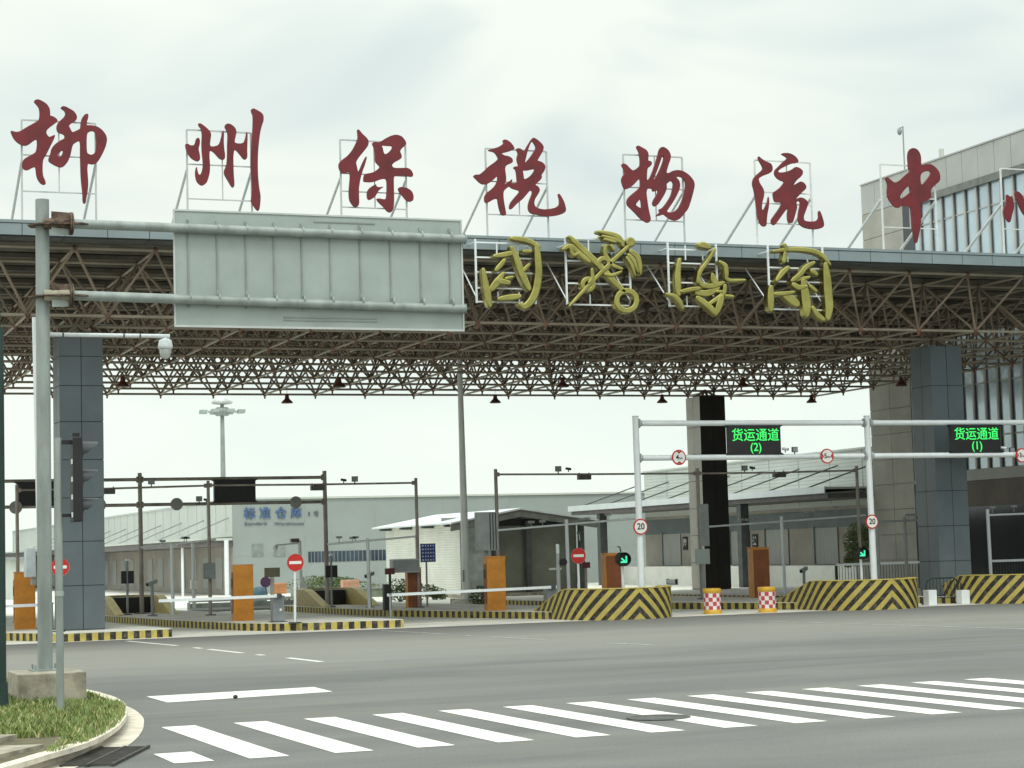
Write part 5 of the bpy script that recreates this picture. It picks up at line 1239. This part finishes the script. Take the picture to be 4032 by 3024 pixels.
# roof-edge camera and vent pipe
p = PA(3558, 575, OA + .6); q = PA(3545, 510, OA + .6)
t2 = thing('roof_camera', 'dome camera on a thin mast at the roof edge of the office building', 'camera', (OA + .6, p.y, ZO))
m = MB(); zt_ = PA(3553, 498, OA + .6).z; m.bar((OA + .6, p.y, ZO - .1), (OA + .6, p.y, zt_), .03, 8); m.build('mast', mgrey, t2)
m = MB(); c = PA(3542, 520, OA + .6); m.lathe((c.x, c.y, c.z), [(.02, .18), (.09, .12), (.10, 0), (.07, -.09), (.02, -.13)], 14); m.build('dome_camera', mgrey, t2)
m = MB(); m.bar((OA + .6, p.y, zt_ - .03), (c.x, c.y, c.z + .17), .018, 6); m.build('arm', mgrey, t2)
p = PA(3707, 605, OA + 1.); t2 = MB(); t2.bar((OA + 1., p.y, ZO - .1), (OA + 1., p.y, PA(3707, 587, OA + 1.).z), .10, 12)
tag(t2.build('vent_pipe', whside), 'short white vent pipe on the office roof above the middle red character', 'pipe')

# ================================================================== TALL POLES
t = thing('high_mast_light', 'tall grey mast light with a domed top and a ring of lamps, far behind', 'mast light', (32.1, 140, 0))
zt_ = PB(874, 1590, 140).z; xx = PB(876, 1700, 140).x; x0 = xx
m = MB(); m.bar((x0, 140, 0), (x0, 140, zt_), .26, 16, .13); m.build('mast', galv, t)
zr_ = PB(873, 1621, 140).z
m = MB(); m.lathe((x0, 140, zt_), [(.3, -.05), (.70, .0), (.78, .10), (.5, .38), (.18, .5)], 18); m.build('cap', mat('mast cap', (.55, .58, .57), .5), t)
m = MB(); m.lathe((x0, 140, zr_), [(.45, -.3), (.6, -.1), (.6, .15), (.4, .3)], 16); rg = m.build('lamp_ring', galv, t)
for k in range(8):
    a = k * math.pi / 4 + .2; m = MB(); c = (x0 + 1.45 * math.cos(a), 140 + 1.45 * math.sin(a), zr_); m.bar((x0 + .5 * math.cos(a), 140 + .5 * math.sin(a), zr_), (c[0] - .4 * math.cos(a), c[1] - .4 * math.sin(a), zr_), .06, 6)
    m.cbox(c, .5, .5, .20); m.build('lamp', galvpale, rg)
p = GZ(1840, 2372, 0)
MPB = 64.0; mp0 = PB(1837, 2372, MPB); mp1 = PB(1806, 1300, MPB)
t = thing('tapered_pole', 'tall pale tapered pole on a round footing in front of the corrugated booth', 'pole', (mp0.x, MPB, 0))
m = MB(); m.bar((mp0.x, MPB, .25), (mp1.x, MPB, 9.4), .145, 20, .078); m.build('shaft', mat('pale pole', (.80, .82, .80), .5, .15, .05, 1), t)
m = MB(); m.lathe((mp0.x, MPB, 0), [(.50, .0), (.52, .22), (.40, .30), (.17, .31)], 24); m.build('footing', concrete, t)
m = MB(); m.box(mp0.x - .17, mp0.x - .13, MPB - .2, MPB - .12, .9, 1.3); m.build('hatch', mgrey, t)

# ---- white camera gantries between the lanes
def cam_beam(posts, x0, y0, x1, y1, b, label, foot=.2, mm=white, cams=()):
    t = thing('camera_gantry', label, 'gantry', (PB(posts[0][0], 2200, b).x, b, foot), 'slim camera gantries between the lanes')
    for px, py in posts:
        p = PB(px, py, b); m = MB(); m.bar((p.x + .02, b, foot), (p.x, b, p.z), .055, 12); m.build('post', mm, t)
    m = MB(); m.bar(PB(x0, y0, b), PB(x1, y1, b), .032, 10); be = m.build('beam', mm, t)
    for px, py in cams:
        p = PB(px, py, b); m = MB(); m.bar((p.x, b, p.z - .14), (p.x, b, p.z + .05), .014, 6); m.box(p.x - .09, p.x + .09, b - .05, b + .05, p.z + .0, p.z + .07); m.build('camera', mgrey, be)
    return t
cam_beam([(2230, 2045)], 1960, 2088, 2500, 2042, 57.0, 'pale camera gantry across the booth front, left of the speed limit sign', cams=((2092, 2060), (2136, 2057), (2292, 2048), (2312, 2046), (2394, 2030)))
cam_beam([(3077, 2033)], 2760, 2076, 3408, 2029, 60.0, 'white camera gantry in front of the right warehouse shutters', cams=((2918, 2050), (2945, 2050), (2972, 2048), (3180, 2020), (3212, 2018), (3290, 2000)))
cam_beam([(3888, 2005)], 3895, 2028, 4100, 2020, 54.5, 'white camera gantry right of the right slate column', cams=((3907, 2002), (3992, 1998)))
cam_beam([(1447, 2118), (1640, 2100)], 1290, 2143, 1640, 2112, 60.5, 'pale camera gantry left of the corrugated booth', cams=((1335, 2120), (1388, 2122), (1400, 2120)))
cam_beam([(676, 2140)], 555, 2156, 850, 2124, 62.3, 'pale camera gantry in front of the left warehouse awning', cams=((640, 2135), (725, 2122), (735, 2122)))
cam_beam([(3560, 2035), (3450, 2037)], 3445, 2055, 3672, 2046, 53.5, 'grey camera beam before the beige office pier', mm=mgrey, cams=((3575, 2032), (3600, 2032), (3625, 2030), (3640, 2030)))

# white post with side camera arm (left)
t = thing('camera_pole', 'white pole with a short arm and dome camera behind the first no entry sign', 'camera pole', (PB(1182, 2200, 70).x, 70, 0))
p = PB(1178, 2128, 70); q = PB(1188, 2330, 70)
m = MB(); m.bar((q.x, 70, 0), (p.x, 70, p.z), .075, 12); m.build('pole', white, t)
a, c = PB(1178, 2139, 70), PB(1085, 2147, 70); m = MB(); m.bar(a, c, .035, 8); ar = m.build('arm', white, t)
m = MB(); c = PB(1085, 2157, 70); m.lathe((c.x, c.y, c.z), [(.03, .1), (.10, .05), (.10, -.02), (.05, -.11)], 12); m.build('dome_camera', white, ar)
m = MB(); c = PB(1160, 2128, 69.9); m.cbox((c.x, c.y, c.z), .3, .2, .14); m.build('camera', mat('camera brown', (.12, .07, .06), .5), ar)
m = MB(); c = PB(1192, 2315, 69.8); m.cbox((c.x, c.y, c.z), .28, .2, .36); m.build('box', white, t)
# small posts with paired signal heads, readers
def twin_head(px, py, b, base, label):
    p = PB(px, py, b); t = thing('reader_post', label, 'post', (p.x, b, base), 'slim posts with twin black panels')
    m = MB(); m.bar((p.x, b, base), (p.x, b, p.z + .52), .04, 10); m.build('post', mgrey, t)
    for s_ in (-1, 1):
        m = MB(); m.box(p.x + s_ * .12 - .08, p.x + s_ * .12 + .08, b - .06, b + .02, p.z - .20, p.z + .20); m.build('panel', black, t)
    m = MB(); m.cbox((p.x, b - .03, p.z + .55), .12, .12, .07); m.build('camera', white, t)
    m = MB(); m.bar((p.x, b, base), (p.x, b, base + .03), .15, 12); m.build('base_plate', dgrey, t)
twin_head(501, 2273, 63.7, .2, 'slim post with two black panels right of the slate column')
twin_head(1304, 2250, 63.7, .2, 'slim post with two black panels beside the brown gantry post')
def cam_stub(px, pt, pb_, b, label, box=None):
    p, q = PB(px, pt, b), PB(px + 3, pb_, b); t = thing('camera_stub', label, 'camera post', (q.x, b, q.z), 'short posts with a tilted camera')
    m = MB(); m.bar(q, p, .05, 10); m.build('post', mgrey, t)
    m = MB(); m.bar(q, q + Vector((0, 0, .03)), .15, 12); m.build('base_plate', dgrey, t)
    d = Vector((-.16, -.10, -.05)); m = MB(); c = p + Vector((0, 0, .04)); m.sqbar(c - d, c + d, .10, .11); m.build('camera', galvpale, t)
    m = MB(); m.sqbar(c + d, c + d * 1.1, .08, .09); m.build('lens', black, t)
cam_stub(598, 2300, 2424, 61.1, 'short post with a tilted pale camera behind the left exit island')
cam_stub(1455, 2268, 2392, 62.0, 'short post with a tilted camera left of the black cabinet')
cam_stub(3165, 2248, 2352, 57.5, 'short grey post with a camera box behind the right chevron barrier')
for px, pt, pb_, b, lab in ((2195, 2145, 2365, 53.6, 'grey white camera column with a black lamp behind the middle chevron barrier'),):
    p, q = PB(px, pt, b), PB(px, pb_, b); t = thing('camera_column', lab, 'camera post', (p.x, b, .2))
    m = MB(); m.bar((p.x, b, .2), (p.x, b, p.z), .07, 14, .045); m.build('post', greypaint, t)
    m = MB(); m.bar((p.x, b, p.z - .25), (p.x, b, p.z + .02), .05, 12); m.build('beacon', white, t)
    c = PB(2215, 2213, b); m = MB(); m.lathe((c.x, c.y, c.z), [(.11, -.1), (.11, .06), (.06, .07)], 16, axis='y'); m.build('lamp', black, t)
    c = PB(2185, 2240, b); m = MB(); m.sqbar((c.x - .18, b, c.z), (c.x + .2, b, c.z), .06); m.build('bracket', greypaint, t)
t = thing('junction_box', 'grey junction box on a post in front of the beige rear column', 'box', (PB(2764, 2200, 56.4).x, 56.4, .2))
p, q = PB(2741, 2162, 56.4), PB(2791, 2221, 56.4); m = MB(); m.box(p.x, q.x, 56.3, 56.5, q.z, p.z); m.build('cabinet', galvpale, t, bevel=.01)
m = MB(); m.bar(((p.x + q.x) / 2, 56.4, .2), ((p.x + q.x) / 2, 56.4, q.z), .06, 10); m.build('post', mgrey, t)
p, q = PB(2752, 1985, 56.5), PB(2790, 2150, 56.5); m = MB(); m.box(p.x, q.x, 56.42, 56.52, q.z, p.z); m.build('panel', mgrey, t); 
t = thing('light_pole', 'white slim post with a small white box in front of the left dock wall', 'post', (PB(765, 2250, 66).x, 66, 0))
p, q = PB(760, 2140, 66), PB(763, 2302, 66); m = MB(); m.bar((q.x, 66, 0), (p.x, 66, p.z), .06, 12); m.build('post', white, t)
m = MB(); m.cbox((q.x, 65.95, q.z), .22, .2, .30); m.build('box', signwhite, t)
t = thing('grey_cabinet', 'grey green cabinet strapped to the mast left of the orange kiosk', 'cabinet', (PB(822, 2250, 59.6).x, 59.6, 1.2))
p, q = PB(799, 2217, 59.55), PB(846, 2278, 59.55); m = MB(); m.box(p.x, q.x, 59.45, 59.62, q.z, p.z); m.build('cabinet', mat('grey green box', (.20, .23, .22), .5), t, bevel=.01)
m = MB(); m.box(p.x + .03, q.x - .03, 59.44, 59.449, q.z + .03, p.z - .03); m.build('door', mgrey, t)
# blue lane board
p, q = PB(1655, 2141, 60.6), PB(1716, 2212, 60.6)
t = thing('direction_board', 'blue board with five rows of small white marks before the corrugated wall', 'sign', ((p.x + q.x) / 2, 60.6, .1))
m = MB(); m.box(p.x, q.x, 60.6, 60.63, q.z, p.z); bd = m.build('board', bluesign, t)
W_, H_ = q.x - p.x, p.z - q.z
for r_ in range(5):
    zc = p.z - H_ * (r_ + .6) / 5.2; m = MB(); m.lathe((p.x + W_ * .15, 60.592, zc), [(.026, -.004), (.026, .004)], 12, axis='y'); m.build('dot', letterw, bd)
    for k in range(4):
        m = MB(); cx = p.x + W_ * (.34 + .17 * k); m.box(cx - .022, cx + .018, 60.59, 60.598, zc + .006, zc + .022); m.box(cx - .018, cx + .022, 60.591, 60.597, zc - .022, zc - .006); m.box(cx - .004, cx + .004, 60.5905, 60.5975, zc - .006, zc + .006); m.build('mark', letterw, bd)
m = MB(); m.bar(((p.x + q.x) / 2 - .05, 60.65, .1), ((p.x + q.x) / 2 - .05, 60.65, p.z), .03, 10); m.build('post', mgrey, t)
# faded purple round sign and stuff near warehouse base
p = PB(1046, 2292, 72); t = thing('round_sign', 'small purple round sign on a thin post left of the first no entry sign', 'road sign', (p.x, 72, 0))
m = MB(); m.disc((p.x, 72, p.z), .20, 0, .02, 24); m.build('plate', purple, t)
m = MB(); m.bar((p.x, 72.03, 0), (p.x, 72.03, p.z), .025, 8); m.build('post', mgrey, t)
for k, (px, py, w_, h_, col, lab) in enumerate(((1097, 2317, .62, .46, (.55, .24, .10), 'small orange crate standing behind the fee display'), (1378, 2306, .75, .5, (.52, .30, .20), 'faded orange crate on the raised bed left of the booth'))):
    p = PB(px, py, 84); t = thing('crate', lab, 'crate', (p.x, 84, p.z - h_ / 2), 'small orange crates far behind'); m = MB(); m.box(p.x - w_ / 2, p.x + w_ / 2, 83.8, 84.2, p.z - h_ / 2, p.z + h_ / 2); m.build('crate_body', mat('crate orange %d' % k, col, .7, 0, .1, 4), t, bevel=.02)
    for i in (-1, 0, 1):
        m = MB(); m.box(p.x - w_ / 2 + .03, p.x + w_ / 2 - .03, 83.785, 83.798, p.z + i * h_ * .28 - .03, p.z + i * h_ * .28 + .03); m.build('slat', MATS['crate orange %d' % k], t)
p = PB(1023, 2330, 84); q = MB(); q.lathe((p.x, 84, 0), [(.30, 0), (.34, .3), (.30, .62), (.12, .68)], 16); tag(q.build('drum', mat('teal drum', (.04, .10, .13), .5)), 'small dark teal drum behind the first orange kiosk', 'drum')

# ---- fences
def fence(x0, x1, yb, y0, y1, b, label, n_bars=40, nm='railing'):
    P0, P1 = PB(x0, y0, b), PB(x1, y1, b); t = thing(nm, label, 'fence', (P0.x, b, .2), 'black fences with a white top rail')
    zt_ = (P0.z + P1.z) / 2
    m = MB(); m.sqbar((P0.x, b, zt_), (P1.x, b, zt_), .05, .075); m.build('top_rail', white, t)
    m = MB(); zm = .35; m.sqbar((P0.x, b, zm), (P1.x, b, zm), .03); m.build('bottom_rail', darkgreen, t)
    n_ = max(2, int((P1.x - P0.x) / 2.9) + 1)
    for k in range(n_):
        x = P0.x + (P1.x - P0.x) * k / (n_ - 1); m = MB(); m.sqbar((x, b, .2), (x, b, zt_ - .03), .07); m.build('post', black, t)
    m = MB()
    nb = int((P1.x - P0.x) / .11)
    for k in range(1, nb):
        x = P0.x + (P1.x - P0.x) * k / nb; m.bar((x, b, zm), (x, b, zt_ - .04), .010, 5, caps=False)
    m.build('bars', darkgreen, t)
fence(3292, 3683, 0, 2222, 2214, 56.5, 'black railing with a white top rail behind the right chevron barrier')
fence(3905, 4140, 0, 2208, 2203, 55.5, 'black railing with a white top rail at the right edge of the picture')
def hoop(px0, px1, pyt, pyb, b, label):
    P0, P1 = PB(px0, pyb, b), PB(px1, pyb, b); zt_ = PB((px0 + px1) / 2, pyt, b).z; z0 = .03
    t = thing('crowd_barrier', label, 'crowd barrier', (P0.x, b, 0), 'dark hooped crowd barriers before the right column')
    m = MB(); pts = [(P0.x, z0), (P0.x, zt_ - .18), (P0.x + .06, zt_ - .05), (P0.x + .18, zt_), (P1.x - .18, zt_), (P1.x - .06, zt_ - .05), (P1.x, zt_ - .18), (P1.x, z0)]
    for k in range(len(pts) - 1): m.bar((pts[k][0], b, pts[k][1]), (pts[k + 1][0], b, pts[k + 1][1]), .022, 8)
    m.build('frame', darkgreen, t)
    m = MB(); m.bar((P0.x, b, .2), (P1.x, b, .2), .015, 6)
    nb = 9
    for k in range(1, nb): x = P0.x + (P1.x - P0.x) * k / nb; m.bar((x, b, .2), (x, b, zt_ - .01), .010, 5)
    m.build('bars', darkgreen, t)
    for x in (P0.x, P1.x):
        m = MB(); m.sqbar((x, b - .25, .03), (x, b + .25, .03), .05); m.build('foot', darkgreen, t)
hoop(3650, 3775, 2276, 2380, 50.0, 'dark hooped crowd barrier at the left foot of the right column')
hoop(3787, 3920, 2274, 2380, 49.9, 'dark hooped crowd barrier at the right foot of the right column')
for px, lab in ((3662, 'white concrete block beside the left crowd barrier'), (3792, 'white concrete block between the two crowd barriers')):
    p = PB(px, 2345, 49.6); q = MB(); q.box(p.x - .14, p.x + .14, 49.45, 49.75, .004, PB(px, 2323, 49.6).z); tag(q.build('concrete_block', white, bevel=.012), lab, 'block', 'white blocks by the crowd barriers')
# low white kerb wall with yellow teeth behind the booth lane and white rail fence at far left lanes
def whiterail(px0, px1, py, pb_, b, label):
    P0, P1 = PB(px0, py, b), PB(px1, py, b); t = thing('white_rail', label, 'railing', (P0.x, b, 0), 'low white railings along the dock road')
    zt_ = PB((px0 + px1) / 2, py, b).z
    m = MB(); m.sqbar((P0.x, b, zt_), (P1.x, b, zt_), .10); m.build('rail', white, t)
    m = MB(); m.sqbar((P0.x, b, zt_ * .35), (P1.x, b, zt_ * .35), .08); m.build('rail', white, t)
    n_ = int((P1.x - P0.x) / 1.6) + 2
    for k in range(n_): x = P0.x + (P1.x - P0.x) * k / (n_ - 1); m = MB(); m.sqbar((x, b, 0), (x, b, zt_ - .05), .09); m.build('post', white, t)
    m = MB(); m.box(P0.x, P1.x, b + .06, b + .08, .04, zt_ - .08); m.build('mesh_panel', mat('pale mesh', (.45, .48, .46), .7) if 'pale mesh' not in MATS else MATS['pale mesh'], t)
whiterail(742, 1080, 2362, 0, 69.5, 'low white railing behind the first orange kiosk')
whiterail(1112, 1185, 2353, 0, 70.2, 'short low white railing right of the first boom barrier')
m = MB(); p, q = PB(2000, 2362, 66), PB(2140, 2360, 66)
m.prism([(p.x, 66), (q.x, 66), (q.x, 66.3), (p.x, 66.3)], 0, PB(2070, 2363, 66).z); tag(m.build('booth_kerb', stripe_mat('pale toothed kerb', 'block', .34, (.66, .62, .45), (.36, .26, .10), .2)), 'low pale kerb with brown teeth in front of the booth opening', 'kerb block')

# ================================================================== GREENERY
def leaf_cloud(mb, c, rx, ry, rz, n_, size, gap=.35, seed=1):
    rnd_ = random.Random(seed); blobs = [(rnd_.uniform(-.6, .6), rnd_.uniform(-.6, .6), rnd_.uniform(-.6, .6), rnd_.uniform(.35, .6)) for _ in range(9)]
    k = 0
    while k < n_:
        bx, by, bz, br = rnd_.choice(blobs); d = Vector((rnd_.gauss(0, 1), rnd_.gauss(0, 1), rnd_.gauss(0, 1))).normalized() * br * rnd_.uniform(.5, 1) ** .4
        p = Vector((c[0] + (bx + d.x) * rx, c[1] + (by + d.y) * ry, c[2] + (bz + d.z) * rz))
        if p.z < .02: continue
        a = Vector((rnd_.gauss(0, 1), rnd_.gauss(0, 1), rnd_.gauss(0, .6))).normalized(); b_ = a.cross(Vector((rnd_.gauss(0, 1), rnd_.gauss(0, 1), rnd_.gauss(0, 1)))).normalized(); s_ = size * rnd_.uniform(.6, 1.3)
        mb.add([p - a * s_, p + b_ * s_ * .45, p + a * s_, p - b_ * s_ * .45], [(0, 1, 2, 3)]); k += 1
    mb.solid = False
def shrub(px, py, b, rx, rz, label, mm=leafm, n_=900, size=.06, group='shrubs and bushes near the booth', nm='shrub', zc=None):
    p = PB(px, py, b); t = thing(nm, label, 'shrub', (p.x, b, 0), group)
    m = MB(); leaf_cloud(m, (p.x, b, zc or max(rz * .8, p.z)), rx, rx * .7, rz, n_, size, seed=int(px)); m.build('foliage', mm, t)
    m = MB()
    for k in range(5):
        a = k * 1.26; m.bar((p.x + .04 * math.cos(a), b + .04 * math.sin(a), 0), (p.x + rx * .5 * math.cos(a), b + rx * .35 * math.sin(a), rz), .015, 5, .006)
    m.build('stem', bark, t)
shrub(1575, 2330, 76, .95, .62, 'green bush at the left foot of the corrugated wall', n_=1200)
shrub(1712, 2345, 77, .6, .38, 'low green bush before the middle of the corrugated wall', n_=700)
shrub(1895, 2345, 63, .42, .36, 'dark low bush behind the front orange kiosk', n_=700, size=.045)
shrub(1265, 2312, 92, 1.6, .55, 'dark trimmed bush along the facade, right of the first no entry sign', n_=1500)
shrub(1400, 2310, 92, 1.7, .50, 'dark trimmed bush along the facade behind the faded orange crate', n_=1500)
shrub(1180, 2350, 75, .8, .25, 'small low bush behind the short white railing', n_=500)
t = thing('raised_bed', 'grey green raised bed running in front of the warehouse facade', 'planter', (22, 86, 0))
m = MB(); p, q = PB(1190, 2340, 86), PB(1530, 2330, 86); m.box(p.x, q.x, 86, 88, 0, PB(1360, 2322, 86).z); m.build('bed_wall', mat('bed green grey', (.20, .24, .18), .8, 0, .15, 2), t)
m = MB(); m.box(p.x - .03, q.x + .03, 85.95, 86.1, PB(1360, 2322, 86).z, PB(1360, 2322, 86).z + .07); m.build('bed_coping', MATS['mid grey'], t)
# small tree by the right fence
p = PB(3385, 2130, 60.5); t = thing('young_tree', 'small pale green leafy tree behind the right arrow signal', 'tree', (p.x, 60.5, 0))
m = MB(); m.bar((p.x + .05, 60.5, 0), (p.x, 60.5, p.z - .1), .05, 8, .03)
for k in range(7):
    a = k * .9; m.bar((p.x, 60.5, p.z - .6 + .09 * k), (p.x + .42 * math.cos(a), 60.5 + .4 * math.sin(a), p.z - .05 + .07 * k), .016, 5, .006)
m.build('trunk', bark, t)
m = MB(); leaf_cloud(m, (p.x, 60.5, p.z - .02), .62, .6, .62, 2600, .05, seed=5); leaf_cloud(m, (p.x - .28, 60.4, p.z - .55), .38, .4, .38, 900, .05, seed=8); m.build('crown', leafm2, t)
# far low blocks at the left edge (seen between posts)
for k, (x0, x1, yt, yb_, b, lab, mm) in enumerate(((40, 100, 2205, 2345, 110, 'small pale far building seen left of the sign gantry pole', whside),)):
    P0, P1 = PB(x0, yt, b), PB(x1, yt, b); t = thing('far_building', lab, 'building', (P0.x, b, 0))
    m = MB(); m.box(P0.x, P1.x, b, b + 6, 0, P0.z); m.build('wall', mm, t); m = MB(); m.box(P0.x - .3, P1.x + .3, b - .3, b + 6.3, P0.z, P0.z + .15); m.build('roof', mgrey, t)
    m = MB(); m.box(P0.x + .2, P1.x - .2, b - .04, b - .001, .8, 1.5); m.build('window', glassd, t)
fb_ = MB()
leaf_cloud(fb_, (0, 0, 0), 1, 1, 1, 1, .1)
treeline = MB()
for k in range(46):
    leaf_cloud(treeline, (-40 + k * 4.5, 215 + 6 * math.sin(k * 1.7), 1.4), 3.4, 2.5, 1.6 + .7 * math.sin(k * 2.3), 110, .5, seed=100 + k)
tag(treeline.build('distant_trees', leafm), kind='stuff')
